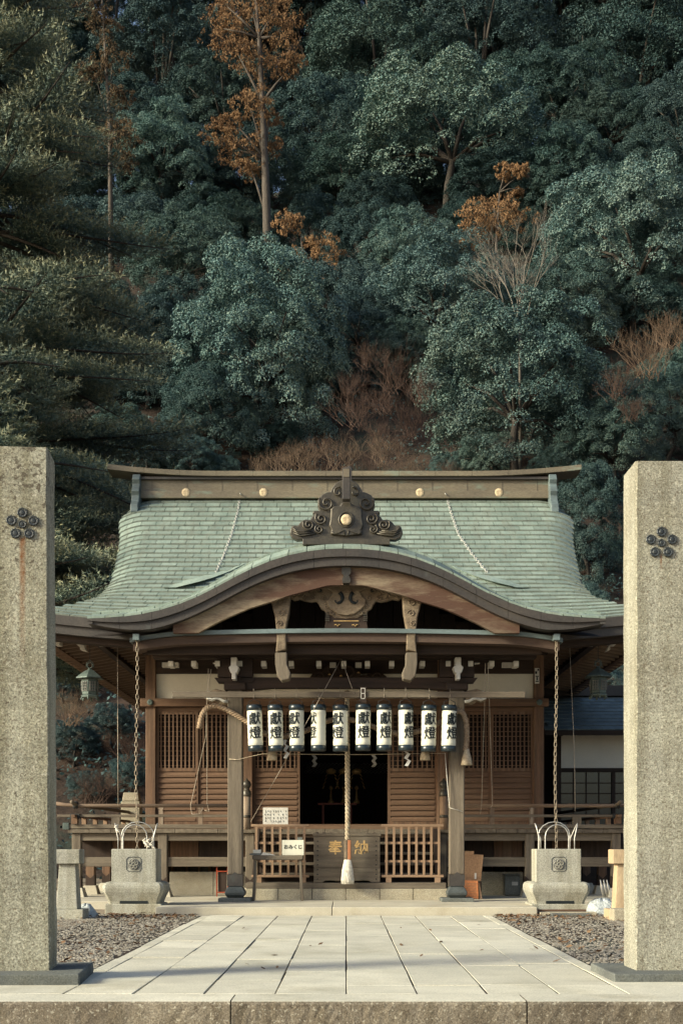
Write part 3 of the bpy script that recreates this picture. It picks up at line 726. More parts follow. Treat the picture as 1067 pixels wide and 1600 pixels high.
# lips where the vault meets the lower slope
def surf_hit(px, py):
    y = 20.9
    while y < 31:
        z = Z(py, y); x = X(px, y); s_ = -9
        if abs(x) < 4.25 and y >= YK: s_ = zk(x, y)
        if y >= 23.2: s_ = max(s_, zr(x, y))
        if s_ >= z: return (x, y, s_)
        y += .02
UPE = [(256, 920), (273, 914), (291, 908), (311, 903), (334, 897), (359, 890.5), (381, 881.5)]
LOE = [(258, 921), (276, 920.6), (292, 916.5), (312, 911.5), (334, 905), (360, 895), (382, 884)]
GAP = [0, 1.5, 5.5, 6, 2.5, .5, 0]
for s in (-1, 1):
    U = []; Lw = []; Bk = []
    for (a, b), (c, d), g_ in zip(UPE, LOE, GAP):
        u = surf_hit(a, b); l = surf_hit(c, d + g_)
        U.append((-s * u[0], u[1], u[2] + .02)); Lw.append((-s * l[0], l[1] - .02, l[2] + .03 + g_ * l[1] / F)); Bk.append((-s * u[0], u[1] + .1, u[2] - .10))
    o = MB().grid([Bk, U, Lw, Bk], smooth=False).build('valley_lip', M['copper'], vault_o); tint_mesh(o.data, [.95] * len(o.data.vertices))

# --- carving below the gable
CYY = 21.5
def cz_(zy): return Z(710 + zy / 4.85, CYY)
def cx_(dx): return dx / 4.85 * CYY / F
half = [(0, 978), (160, 980), (172, 1000), (215, 985), (262, 1000), (300, 985), (345, 1005), (385, 1022), (420, 1048), (425, 1085), (395, 1108), (350, 1098), (310, 1112), (262, 1120), (225, 1112), (205, 1140), (190, 1172), (165, 1182), (150, 1212), (110, 1222), (85, 1240), (0, 1244)]
cv = MB().prism([(cx_(a), cz_(b)) for a, b in half] + [(-cx_(a), cz_(b)) for a, b in half[:0:-1]], CYY, CYY + .1).build('gable_carving', M['carved'], hall, bevel=.02)
lobe = [(0, 982), (150, 985), (148, 1020), (100, 1045), (120, 1075), (150, 1110), (140, 1150), (110, 1180), (60, 1215), (0, 1222)]
MB().prism([(cx_(a), cz_(b)) for a, b in lobe] + [(-cx_(a), cz_(b)) for a, b in lobe[:0:-1]], CYY - .05, CYY + .01).build('centre_lobe', M['carved'], cv, bevel=.025)
for s in (-1, 1):
    MB().tube(spiral(s * cx_(75), cz_(1105), cx_(58), .6, s, CYY - .052, 18, start=2.0), [.034] * 6 + [.026] * 6 + [.012] * 6, 6).build('hook_groove', M['ink'], cv)
    for (a, b, r_) in ((205, 1035, 34), (285, 1035, 26), (345, 1060, 34), (395, 1075, 22), (150, 1150, 26), (255, 1085, 24), (175, 1090, 22), (110, 1200, 24), (60, 1010, 30), (235, 1010, 16), (310, 1095, 16), (370, 1040, 16)):
        MB().tube(spiral(s * cx_(a), cz_(b), cx_(r_), 1.3, s, CYY - .008, 18, start=1.0), .012, 5).build('leaf_scroll', M['carved'], cv)
    MB().lathe([(.001, 0), (.022, 0), (.022, .012)], (0, 0, 0), 10)
    for (a, b, r_) in ((195, 1032, 12), (282, 1033, 10), (318, 1070, 8)):
        MB().tube([(s * cx_(a), CYY - .062 if a < 100 else CYY - .012, cz_(b)), (s * cx_(a), CYY - .03 if a < 100 else CYY + .01, cz_(b))], cx_(r_), 8).build('pierced_hole', M['ink'], cv)
# lacquered block with gilt lines below it
bx = MB().prism([(cx_(-150), cz_(1195)), (cx_(150), cz_(1195)), (cx_(165), cz_(1330)), (cx_(-165), cz_(1330))], CYY + .02, CYY + .3).build('gilt_block', M['dark_x'], hall, bevel=.01)
MB().box(cx_(-95), cx_(95), CYY + .008, CYY + .018, cz_(1264), cz_(1258)).build('gilt_line', M['gold'], bx)
for s in (-1, 1):
    MB().tube([(s * cx_(90), CYY + .012, cz_(1292)), (s * cx_(78), CYY + .008, cz_(1288)), (s * cx_(66), CYY + .008, cz_(1302)), (s * cx_(56), CYY + .008, cz_(1288)), (s * cx_(44), CYY + .012, cz_(1292))], .007, 5).build('gilt_scroll', M['gold'], bx)
    for k in range(5):
        MB().box(*sorted((s * cx_(128), s * cx_(160))), CYY - .0, CYY + .018, cz_(1205 + 14 * k), cz_(1198 + 14 * k)).build('gilt_rib', M['bronze'], bx)
# --- carved struts
SY = 21.55
poly = [(423, 938), (438, 928), (455, 930), (453, 958), (448, 985), (448, 1018), (449, 1022), (449, 1040), (455, 1054), (453, 1063), (441, 1066), (434, 1058), (431, 1040), (432, 1022), (434, 1000), (431, 968)]
for s in (-1, 1):
    pl = [(s * -X(a, SY), Z(b, SY)) for a, b in poly]
    up = [pl[i] for i in (0, 1, 2, 3, 4, 5, 13, 14, 15)]; lo = [pl[i] for i in (6, 7, 8, 9, 10, 11, 12)] + [(pl[12][0], pl[6][1])]
    st = MB().prism(up, SY - .22, SY + .05).build('carved_strut', M['carved'], hall, bevel=.02)
    MB().prism(lo, SY - .2, SY + .12).build('strut_foot', M['grey_z'], st, bevel=.015)
    for (a, b, r_, n_) in ((439, 945, 8, 1), (441, 962, 6, -1), (438, 978, 5, 1), (443, 990, 4, -1)):
        MB().tube(spiral(-s * X(a, SY), Z(b, SY), r_ * SY / F, 1.4, s * n_, SY - .225, 18), .010, 5).build('vine_scroll', M['carved'], st)
# --- main eaves
def me_top(x): return zmain(x, 23.2) - .004
for k in range(14):
    a = -6.13 + 12.26 * k / 14; b = a + 12.26 / 14
    band(me_top, lambda x: me_top(x) - .17, a + .002, b - .002, 23.185, 23.7, 4).build('eave_sheet', M['copper_dark'], roof_o)
band(lambda x: me_top(x) - .173, lambda x: me_top(x) - .33, -6.08, 6.08, 23.24, 23.7, 30).build('eave_fascia_board', M['copper_dark'], roof_o)
band(lambda x: me_top(x) - .333, lambda x: me_top(x) - .43, -6.0, 6.0, 23.42, 23.7, 30).build('eave_lath', M['dark_x'], roof_o)
for s in (-1, 1):
    a, b = sorted((s * 6.13, s * 5.7))
    MB().box(a, b, 23.71, 38, 5.15, 5.42).build('side_eave_fascia', M['copper_dark'], roof_o)
    a, b = sorted((s * 6.03, s * 5.75)); MB().box(a, b, 23.71, 38, 5.04, 5.146).build('side_eave_lath', M['red_y'], roof_o)
# soffit boards and rafters
MB().grid([[(-5.9, 23.5, 4.97), (5.9, 23.5, 4.97)], [(-3.95, 25.3, 5.48), (3.95, 25.3, 5.48)]], smooth=False).build('front_soffit', M['dark_x'], hall)
me = MB().box(-.035, .035, 0, 1.95, -.045, .045).mesh('rafter'); me.materials.append(M['red_y'])
for s in (-1, 1):
    MB().grid([[(s * 5.95, 23.5, 5.19), (s * 5.95, 38, 5.19)], [(s * 3.9, 25.3, 5.56), (s * 3.9, 38, 5.56)]], smooth=False).build('side_soffit', M['inside'], hall)
    for k in range(8):
        share('front_rafter', me, hall, (s * (4.2 + .24 * k), 23.5, 4.92), (R(15.5), 0, 0))
me = MB().box(0, 2.15, -.032, .032, -.09, .045).mesh('rafter'); me.materials.append(M['wood_x'])
for s in (-1, 1):
    for k in range(35):
        o = share('side_rafter', me, hall, (s * 6.0, 23.85 + .40 * k, 5.10), (0, R(-9.5), 0) if s < 0 else (0, R(-9.5), R(180)), (min(1.0, (.45 + .40 * k) / 2.1), 1, 1))
    MB().bar((s * 6.0, 23.4, 5.02), (s * 3.96, 25.4, 5.44), .14, .16).build('hip_rafter', M['dark_y'], hall)
    MB().box(*sorted((s * 4.9, s * 5.04)), 23.9, 37, 5.12, 5.24).build('side_purlin', M['dark_y'], hall)
for px in (91, 125, 157, 184):
    for s in (-1, 1):
        x = s * -X(px, 24.2)
        MB().box(x - .045, x + .045, 24.15, 24.4, Z(1008, 24.2), Z(999, 24.2)).build('white_bracket_end', M['white'], hall)
for s in (-1, 1):
    x = s * -X(129, 24.2)
    MB().prism([(x - .05, Z(1000, 24.2)), (x + .05, Z(1000, 24.2)), (x + s * -.06, Z(1012, 24.2)), (x + s * -.09, Z(1018, 24.2)), (x - s * .0 - .02, Z(1016, 24.2))], 24.1, 24.3).build('beam_nose', M['white'], hall)
# --- main ridge
RY = 30.6
rz0, rz1 = 9.32, 9.93
rd = MB().box(-5.02, 4.92, RY - .28, RY + .28, rz0, rz0 + .17).build('ridge', M['ridge'], hall, bevel=.01)
MB().box(-5.0, 4.9, RY - .22, RY + .22, rz0 + .172, rz0 + .44).build('ridge_body', M['ridge'], rd, bevel=.01)
MB().box(-5.05, 4.95, RY - .30, RY + .30, rz0 + .442, rz0 + .50).build('ridge_moulding', M['copper_dark'], rd)
def rcap(x): return rz0 + .62 + .16 * max(0, (abs(x) - 3.0) / 2.6) ** 2
for k in range(13):
    a = -5.65 + 11.2 * k / 13; b = a + 11.2 / 13
    band(rcap, lambda x: rcap(x) - (.115 if abs(x) < 5 else .12), a + .003, b - .003, RY - .36, RY + .36, 4).build('ridge_cap_sheet', M['ridge'], rd)
for px in (291, 412, 656, 779):
    c = crest_at((X(px, RY - .25), RY - .25, Z(770, RY - .25)), 1.2, rd, 'ridge_crest')
for k in range(12):
    x = -4.6 + .83 * k
    MB().box(x - .004, x + .004, RY - .225, RY - .219, rz0 + .18, rz0 + .43).build('ridge_seam', M['copper_dark'], rd)
for s, xx in ((-1, -4.95), (1, 4.87)):
    pl = [(RY - .36, 9.86), (RY + .1, 9.86), (RY + .1, 9.1), (RY - .50, 9.0), (RY - .58, 8.85), (RY - .72, 8.88), (RY - .70, 9.06), (RY - .55, 9.18), (RY - .5, 9.32), (RY - .56, 9.42), (RY - .48, 9.5), (RY - .4, 9.62), (RY - .46, 9.72)]
    MB().prism_x(pl, xx - .09, xx + .09).build('ridge_end_tile', M['copper_edge'], rd, bevel=.015)
# --- wall
Y0 = WY0
for x0, x1, nm in ((-3.96, -3.76, 'corner_post'), (3.70, 3.90, 'corner_post'), (-2.05, -1.85, 'inner_post'), (1.80, 2.0, 'inner_post')):
    MB().box(x0, x1, Y0 - .12, Y0 + .08, .3 if 'corner' in nm else 1.45, 5.4).build(nm, M['red_z'], hall, bevel=.015)
# plaster panels, beams
MB().box(-3.76, -2.05, Y0 - .02, Y0 + .06, 3.99, 4.50).build('plaster_panel', M['plaster'], hall)
MB().box(-1.85, 1.80, Y0 - .02, Y0 + .06, 3.99, 4.50).build('plaster_panel', M['plaster'], hall)
MB().box(2.0, 3.70, Y0 - .02, Y0 + .06, 3.99, 4.50).build('plaster_panel', M['plaster'], hall)
MB().box(-4.06, 3.99, Y0 - .17, Y0 - .121, 3.84, 4.0).build('head_rail', M['red_x'], hall, bevel=.01)
for x in (-3.86, 3.80):
    MB().lathe([(.001, 0), (.035, .005), (.05, .02), (.05, .04)], (0, 0, 0), 8)
    o = share('rail_rosette', disc_me, hall, (x, Y0 - .172, 3.92), (R(90), 0, 0), (.7, .7, .7)); o.data = disc_me.copy(); o.data.materials[0] = M['bronze_green']
MB().box(-3.76, 3.70, Y0 - .06, Y0 + .06, 3.75, 3.838).build('door_head', M['red_x'], hall)
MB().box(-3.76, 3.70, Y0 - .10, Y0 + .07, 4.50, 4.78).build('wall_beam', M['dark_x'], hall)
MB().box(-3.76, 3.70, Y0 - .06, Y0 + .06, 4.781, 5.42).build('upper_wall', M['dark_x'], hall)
MB().box(-4.0, 3.95, Y0 - .3, Y0 - .11, 4.86, 5.0).build('bracket_purlin', M['dark_x'], hall)
for px in (270, 520, 560, 800):
    x = X(px, Y0 - .4); MB().box(x - .2 if px in (270, 800) else x - .06, x + .12 if px in (270, 800) else x + .06, Y0 - .45, Y0 - .3, Z(1047, Y0), Z(1040, Y0)).build('white_bracket_arm', M['white'], hall)
# floor sill
MB().box(-3.76, 3.70, Y0 - .10, Y0 + .08, 1.42, 1.52).build('door_sill', M['red_x'], hall)
def panel(x0, x1, z0, zm, z1, nv, nh, yo=0.0, slat=.105):
    fr = MB(); y0, y1 = Y0 - .05 + yo, Y0 - .01 + yo
    fw = .055
    fr.box(x0, x0 + fw, y0, y1, z0, z1); fr.box(x1 - fw, x1, y0, y1, z0, z1)
    fr.box(x0 + fw, x1 - fw, y0, y1, z1 - fw, z1); fr.box(x0 + fw, x1 - fw, y0, y1, zm - .035, zm + .035); fr.box(x0 + fw, x1 - fw, y0, y1, z0, z0 + .06)
    p = fr.build('lattice_door', M['red_z'], hall)
    xa, xb = x0 + fw, x1 - fw; za, zb = zm + .035, z1 - fw
    me = MB().box(-.014, .014, -.012, .012, 0, zb - za).mesh('lattice_bar'); me.materials.append(M['red_z'])
    for k in range(nv): share('lattice_bar', me, p, (xa + (xb - xa) * (k + .5) / nv, y0 + .008, za))
    me = MB().box(0, xb - xa, -.01, .01, -.008, .008).mesh('lattice_bar'); me.materials.append(M['red_x'])
    for k in range(nh): share('lattice_bar', me, p, (xa, y0 + .032, za + (zb - za) * (k + .5) / nh))
    n = int((zm - .035 - z0 - .06) / slat); hgt = (zm - .035 - z0 - .06) / n
    pl = [(y0 - .012, .0), (y0 - .012, hgt * .35), (y0 + .028, hgt), (y0 + .036, hgt), (y0 + .036, 0)]
    me = MB().prism_x([(a - y0, b) for a, b in pl], 0, xb - xa).mesh('louvre_slat'); me.materials.append(M['red_x'])
    for k in range(n): share('louvre_slat', me, p, (xa, y0, z0 + .06 + k * hgt))
    return p
panel(-3.76, -2.93, 1.52, 2.60, 3.75, 9, 11); panel(-2.93, -2.05, 1.52, 2.60, 3.75, 9, 11, .035)
panel(2.0, 2.86, 1.52, 2.60, 3.75, 9, 11, .035); panel(2.86, 3.70, 1.52, 2.60, 3.75, 9, 11)
panel(-1.85, -.92, 1.52, 2.60, 3.75, 9, 11, .02); panel(.82, 1.80, 1.52, 2.60, 3.75, 9, 11, .02)
# interior: dark room with boards, floor, back wall
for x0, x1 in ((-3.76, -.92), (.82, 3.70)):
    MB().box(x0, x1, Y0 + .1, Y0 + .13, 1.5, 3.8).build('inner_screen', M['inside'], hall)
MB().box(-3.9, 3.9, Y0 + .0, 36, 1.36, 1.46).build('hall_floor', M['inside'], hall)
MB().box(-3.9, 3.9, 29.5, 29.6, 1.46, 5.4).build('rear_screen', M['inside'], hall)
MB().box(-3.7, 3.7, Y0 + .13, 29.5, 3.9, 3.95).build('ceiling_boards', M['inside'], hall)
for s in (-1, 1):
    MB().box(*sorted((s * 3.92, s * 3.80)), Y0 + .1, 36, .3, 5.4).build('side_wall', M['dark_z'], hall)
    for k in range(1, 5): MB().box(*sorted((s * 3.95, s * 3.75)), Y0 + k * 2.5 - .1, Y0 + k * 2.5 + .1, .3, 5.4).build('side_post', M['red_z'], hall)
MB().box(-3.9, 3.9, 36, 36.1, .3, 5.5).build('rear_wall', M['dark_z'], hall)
# --- veranda
VY = 24.15
vz = 1.41
for k in range(26):   # floor boards seen end-on along the front
    a = -5.25 + 10.5 * k / 26
    if -1.95 < a < 1.55 and False: continue
    MB().box(a + .004, a + 10.5 / 26 - .004, VY, Y0 - .13, vz - .07, vz + rng.uniform(-.006, .006)).build('veranda_board', M['grey_y'], hall)
for s in (-1, 1):
    MB().box(*sorted((s * 5.25, s * 3.97)), Y0 - .125, 36, vz - .07, vz).build('side_veranda', M['grey_y'], hall)
    MB().box(*sorted((s * 5.18, s * 1.72)), VY + .08, VY + .2, vz - .22, vz - .072).build('veranda_beam', M['grey_x'], hall, bevel=.01)
    MB().box(*sorted((s * 5.18, s * 5.05)), VY + .21, 36, vz - .22, vz - .072).build('side_beam', M['grey_y'], hall)
    MB().box(*sorted((s * 5.16, s * 1.72)), VY + .10, VY + .17, .70, .88).build('under_tie', M['grey_x'], hall, bevel=.01)
    for (x, y) in ((5.1, VY + .14), (3.47, VY + .14), (1.82, VY + .14), (5.1, 25.6), (5.1, 27.3), (5.1, 29.2)):
        p = MB().box(s * x - .085, s * x + .085, y - .085, y + .085, .34, vz - .075).build('veranda_post', M['red_z'] if y > 25 else M['grey_z'], hall, bevel=.012)
        MB().prism([(s * x - .09, .30), (s * x + .09, .30), (s * x + .09, .52), (s * x, .44), (s * x - .09, .52)], y - .09, y + .09).build('post_sleeve', M['dark_z'], p)
        MB().box(s * x - .17, s * x + .17, y - .17, y + .17, .12, .30, .05, .05).build('footing', M['concrete'], p, bevel=.01)
    MB().box(*sorted((s * 5.15, s * 1.72)), 24.95, 25.0, .87, 1.33).build('skirting_board', M['dark_x'], hall)
    for k in range(6):
        a = s * (1.75 + .56 * k); b = s * (1.75 + .56 * (k + 1) - .015)
        MB().box(*sorted((a, b)), 24.88, 24.94, .86, 1.335).build('skirting_panel', M['dark_z'] if k % 2 else M['red_z'], hall)
    for k in range(2):
        a = s * (1.75 + .86 * k); b = s * (1.75 + .86 * (k + 1) - .01)
        MB().box(*sorted((a, b)), 25.1, 25.22, .128, .58).build('foundation_block', M['concrete'] if s < 0 else M['stone_warm'], hall)
    # railing
    rt = [(s * 5.52, VY + .05, 1.90), (s * 5.3, VY + .05, 1.868), (s * 5.0, VY + .05, 1.853), (s * 1.9, VY + .05, 1.85)]
    rl = MB().tube(rt, .036, 10).build('railing', M['wood_x'], hall)
    MB().tube([(s * 5.1, VY - .35, 1.915), (s * 5.1, VY - .1, 1.88), (s * 5.1, VY + .2, 1.87), (s * 5.1, 34, 1.87)], .036, 10).build('side_top_rail', M['grey_y'], rl)
    MB().tube([(s * 5.52, VY + .05, 1.90), (s * 5.60, VY + .05, 1.912)], .042, 8).build('rail_end_cap', M['bronze_green'], rl)
    MB().box(*sorted((s * 5.45, s * 1.9)), VY + .015, VY + .085, 1.635, 1.685).build('middle_rail', M['grey_x'], rl, bevel=.008)
    MB().box(*sorted((s * 5.135, s * 5.065)), VY - .25, 34, 1.63, 1.68).build('side_middle_rail', M['red_y'], rl)
    MB().box(*sorted((s * 5.25, s * 1.9)), VY, VY + .10, 1.422, 1.50).build('bottom_rail', M['grey_x'], rl, bevel=.008)
    MB().box(*sorted((s * 5.15, s * 5.05)), VY + .11, 34, 1.422, 1.50).build('side_bottom_rail', M['red_y'], rl)
    MB().box(*sorted((s * 5.22, s * 5.34)), VY - .02, VY + .12, 1.40, 1.53).build('corner_boss', M['bronze_green'], rl, bevel=.01)
    MB().box(*sorted((s * 5.06, s * 5.17)), VY - .06, VY + .10, 1.51, 1.63).build('corner_block', M['red_z'], rl)
    MB().lathe([(.05, 0), (.062, .05), (.05, .12), (.02, .14)], (s * 5.11, VY + .05, 1.80), 10).build('corner_wrap', M['iron'], rl)
    MB().box(*sorted((s * 5.02, s * 5.2)), VY - .03, VY + .11, 1.61, 1.70).build('corner_wrap', M['iron'], rl)
    for x in (3.50, 2.75):
        MB().box(*sorted((s * (x - .045), s * (x + .045))), VY + .012, VY + .088, 1.50, 1.634).build('railing_strut', M['wood_z'], rl)
        MB().prism([(s * x - .04, 1.69), (s * x + .04, 1.69), (s * x + .04, 1.76), (s * x + .03, 1.775), (s * x + .05, 1.79), (s * x + .05, 1.818), (s * x - .05, 1.818), (s * x - .05, 1.79), (s * x - .03, 1.775), (s * x - .04, 1.76)], VY + .02, VY + .08).build('rail_support', M['wood_z'], rl)
    for x in (4.35,):
        MB().box(*sorted((s * (x - .08), s * (x + .08))), VY + .012, VY + .088, 1.50, 1.634).build('railing_strut', M['grey_z'], rl)
    for k in range(8):
        y = 24.9 + k * 1.1
        MB().box(*sorted((s * 5.14, s * 5.06)), y, y + .12, 1.50, 1.63).build('side_strut', M['new_z'], rl)
    # newel post with onion finial at the stair head
    nx = s * 1.86 if s < 0 else 1.82
    nw = MB().lathe([(.075, 0), (.075, .62)], (nx, 23.95, 1.40), 14).build('newel_post', M['new_z'] if s > 0 else M['wood_z'], hall)
    MB().lathe([(.082, 0), (.086, .02), (.082, .10), (.055, .12), (.05, .15), (.075, .18), (.085, .22), (.07, .27), (.03, .30), (.012, .335)], (nx, 23.95, 2.02), 14).build('finial', M['bronze'], nw)
    MB().lathe([(.079, 0), (.079, .05)], (nx, 23.95, 1.62), 14).build('newel_band', M['bronze'], nw)
    # stair stringer
    MB().prism_x([(23.1, .44), (23.3, .44), (24.1, 1.30), (24.1, 1.42), (23.95, 1.42)], s * 1.70, s * 1.62).build('stair_stringer', M['dark_y'], hall)
# --- stairs
for k in range(5):
    z = .60 + .19 * k; y = 23.3 + .17 * k
    t = MB().box(-1.61, 1.61, y, y + .22, z - .05, z).build('stair_tread', M['grey_x'], hall, bevel=.008)
    MB().box(-1.61, 1.61, y + .18, y + .20, z - .20, z - .052).build('stair_riser', M['dark_x'], hall)
MB().box(-1.80, 1.79, 22.95, 23.6, .33, .435).build('lower_sill', M['grey_x'], hall, bevel=.01)
for k in range(6):
    a = -1.82 + 3.63 * k / 6
    MB().box(a + .004, a + 3.63 / 6 - .004, 22.93, 23.6, .125, .328).build('base_stone', M['stone_warm'], hall, bevel=.01)
MB().box(-1.72, 1.72, 24.1, 24.14, 1.25, 1.33).build('landing_fascia', M['wood_x'], hall)
# ================================================================== things round the hall
def text_mesh(body, size, bold=0.0, bend=0.0):
    c = bpy.data.curves.new('t', 'FONT'); c.body = body; c.size = size; c.align_x = 'CENTER'; c.align_y = 'CENTER'; c.offset = bold; c.resolution_u = 3
    o = bpy.data.objects.new('t', c); COL.objects.link(o)
    dg = bpy.context.evaluated_depsgraph_get(); m = bpy.data.meshes.new_from_object(o.evaluated_get(dg))
    bpy.data.objects.remove(o); bpy.data.curves.remove(c)
    b = bmesh.new(); b.from_mesh(m)
    if len(b.verts):
        x0 = min(v.co.x for v in b.verts); x1 = max(v.co.x for v in b.verts); z0 = min(v.co.y for v in b.verts); z1 = max(v.co.y for v in b.verts)
        for v in b.verts: v.co.x -= (x0 + x1) / 2; v.co.y -= (z0 + z1) / 2
        if bend:
            n = 14
            for k in range(1, n):
                bmesh.ops.bisect_plane(b, geom=b.verts[:] + b.edges[:] + b.faces[:], plane_co=(-(x1 - x0) / 2 + (x1 - x0) * k / n, 0, 0), plane_no=(1, 0, 0))
    b.to_mesh(m); b.free()
    return m
def text_part(name, body, size, loc, parent, m, bold=0.0, wide=1.0):
    me = text_mesh(body, size, bold); me.name = name
    for v in me.vertices: v.co = (v.co.x * wide, 0, v.co.y)
    me.materials.clear(); me.materials.append(m)
    return share(name, me, parent, loc)

# ---- gate pillars
def pillar(loc, rot, hgt, w0, w1, dep, px0, px1, py0, py1, ph, ez, label, m, wedge=False):
    t = thing('stone_pillar', loc, label, 'pillar', 'stone gate pillars flanking the paved approach')
    x, y, z = loc
    mb = MB(); n = 22
    # shaft with slightly chipped arrises
    rows = []
    for j in range(n + 1):
        f = j / n; ww = w0 + (w1 - w0) * f; c = .012
        zz = ph + (hgt - ph) * f
        jt = lambda: rng.uniform(-.004, .004)
        hw, hd = ww / 2, dep / 2
        ring = [(-hw, -hd + c), (-hw + c, -hd), (hw - c, -hd), (hw, -hd + c), (hw, hd - c), (hw - c, hd), (-hw + c, hd), (-hw, hd - c)]
        rows.append([(x + a + jt(), y + b + jt(), z + zz) for a, b in ring])
    for r_ in rows: r_.append(r_[0])
    mb.grid(rows, smooth=False)
    mb.add(rows[-1][:8], [tuple(range(8))])
    mb.build('shaft', m, t)
    MB().box(x + px0, x + px1, y + py0, y + py1, z - .05, z + ph).build('plinth', M['stone_dark'], t, bevel=.012)
    # emblem: five studs round a smaller one
    fy = y - dep / 2
    e = MB().lathe([(.001, .03), (.028, .028), (.036, .018), (.04, 0)], (0, 0, 0), 14)
    em = None
    for k in range(6):
        if k == 5: a, b, r_ = 0, 0, .035
        else:
            an = R(90 + 72 * k); a, b, r_ = .095 * math.cos(an), .095 * math.sin(an), .044
        mb = MB()
        prof = [(r_, 0), (r_, .012), (r_ * .86, .017), (r_ * .5, .013), (r_ * .34, .019), (.002, .02)]
        nn = 20; vs = []; fs = []
        for rr, hh in prof:
            for q in range(nn):
                tt = 2 * math.pi * q / nn; sc = 1.0 if q % 2 else .9
                vs.append((x + a + rr * sc * math.cos(tt), fy - hh, z + ez + b + rr * sc * math.sin(tt)))
        for i in range(len(prof) - 1):
            for q in range(nn): fs.append((i * nn + q, i * nn + (q + 1) % nn, (i + 1) * nn + (q + 1) % nn, (i + 1) * nn + q))
        mb.add(vs, fs); mb.build('emblem_stud', M['stud'], t)
    t.rotation_euler = (0, 0, rot)
    return t
M['stud'] = mat('blackened metal stud', (.035, .042, .045), (.018, .022, .025), 6, rough=.5, spec=.5)
pillar((-2.70, 10.83, 0), R(5), 4.435, .45, .40, .44, -.75, .50, -.52, .52, .09, 3.79, 'left stone pillar with flower emblem, long rust streak and dark lichen', M['pillar_l'])
pillar((2.66, 11.07, 0), R(1), 4.385, .43, .43, .45, -.46, .75, -.50, .45, .07, 3.69, 'right stone pillar with flower emblem and clean pale inner side', M['pillar_r'])

# ---- water basins with hoops
def basin(s, label):
    x, y = s * 3.47, 21.22; t = thing('rain_basin', (x, y, 0), label, 'water basin', 'stone basins below the rain chains')
    MB().box(x - .46, x + .46, y - .36, y + .40, -.06, .155).build('foot_stone', M['stone'], t, bevel=.015)
    prof = [(.155, .415, .34), (.20, .425, .35), (.27, .455, .375), (.35, .49, .405), (.41, .50, .415), (.455, .495, .41), (.49, .475, .39), (.511, .43, .35)]
    mb = MB(); rows = []
    for z, hx, hy in prof:
        c = .05
        ring = [(-hx, -hy + c), (-hx + c, -hy), (hx - c, -hy), (hx, -hy + c), (hx, hy - c), (hx - c, hy), (-hx + c, hy), (-hx, hy - c), (-hx, -hy + c)]
        rows.append([(x + a, y + b, z) for a, b in ring])
    mb.grid(rows, smooth=False); mb.add(rows[-1][:8], [tuple(range(8))]); mb.build('trough', M['stone'], t)
    MB().box(x - .22, x + .24, y - .352, y - .30, .158, .205).build('drain_slot', M['ink'], t)
    # hollow upper box
    mb = MB()
    ro = [(x - .365, y - .29), (x + .365, y - .29), (x + .365, y + .29), (x - .365, y + .29)]; ri = [(x - .27, y - .2), (x + .27, y - .2), (x + .27, y + .2), (x - .27, y + .2)]
    close = lambda p: p + [p[0]]
    mb.grid([[(a, b, .512) for a, b in close(ro)], [(a, b, 1.05) for a, b in close(ro)], [(a, b, 1.05) for a, b in close(ri)], [(a, b, .75) for a, b in close(ri)]], smooth=False)
    mb.build('tank', M['stone'], t, bevel=.01)
    MB().add([(a, b, .95) for a, b in ri], [(0, 1, 2, 3)]).build('water', M['water'], t)
    # medallion: notched square frame, round crest
    fy = y - .292; zc = .80
    q = .118; nt_ = .035
    sq = [(-q + nt_, -q), (q - nt_, -q), (q, -q + nt_), (q, q - nt_), (q - nt_, q), (-q + nt_, q), (-q, q - nt_), (-q, -q + nt_)]
    md = MB().tube([(x + a, fy, zc + b) for a, b in sq], .007, 5, closed=True).build('medallion', M['stone_dark'], t)
    MB().lathe([(.001, .012), (.08, .012), (.092, .006), (.095, 0)], (0, 0, 0), 20)
    mb = MB(); prof = [(.095, 0), (.09, .012), (.001, .012)]
    vs = [(x + r_ * math.cos(2 * math.pi * k / 22), fy - h_, zc + r_ * math.sin(2 * math.pi * k / 22)) for r_, h_ in prof for k in range(22)]
    fs = [(i * 22 + k, i * 22 + (k + 1) % 22, (i + 1) * 22 + (k + 1) % 22, (i + 1) * 22 + k) for i in range(2) for k in range(22)]
    mb.add(vs, fs).build('crest_disc', M['stone_mid'], md)
    for k in range(6):
        an = R(90 + 72 * k); a, b = (.052 * math.cos(an), .052 * math.sin(an)) if k < 5 else (0, 0)
        MB().tube([(x + a + .024 * math.cos(u), fy - .016, zc + b + .024 * math.sin(u)) for u in np.linspace(0, 6.28, 12, endpoint=False)], .007, 5, closed=True).build('petal', M['stone'], md)
    # hoops
    def arch(x0, x1, y0_, y1_, h_, lean=0):
        pts = []
        for u in np.linspace(0, 1, 21):
            if u < .3: f = u / .3; pts.append((x0 + lean * f, y0_, 1.0 + (h_ * .55) * f))
            elif u > .7: f = (1 - u) / .3; pts.append((x1 + lean * f, y1_, 1.0 + (h_ * .55) * f))
            else:
                an = math.pi * (u - .3) / .4; pts.append(((x0 + x1) / 2 + lean - (x1 - x0) / 2 * math.cos(an), (y0_ + y1_) / 2 - (y1_ - y0_) / 2 * math.cos(an), 1.0 + h_ * .55 + h_ * .45 * math.sin(an)))
        return pts
    MB().tube(arch(x - .20, x + .19, y - .15, y - .12, .45), .010, 6).build('hoop', M['zinc'], t)
    MB().tube(arch(x - .27, x + .26, y + .12, y + .16, .50), .010, 6).build('hoop', M['zinc'], t)
    for sg in (-1, 1):
        MB().tube([(x + sg * .29, y - .1, 1.0), (x + sg * .29, y - .1, 1.22), (x + sg * .335, y - .08, 1.42), (x + sg * .35, y - .03, 1.47), (x + sg * .33, y + .02, 1.42), (x + sg * .245, y + .05, 1.22), (x + sg * .24, y + .05, 1.0)], .010, 6).build('side_loop', M['zinc'], t)
    return t
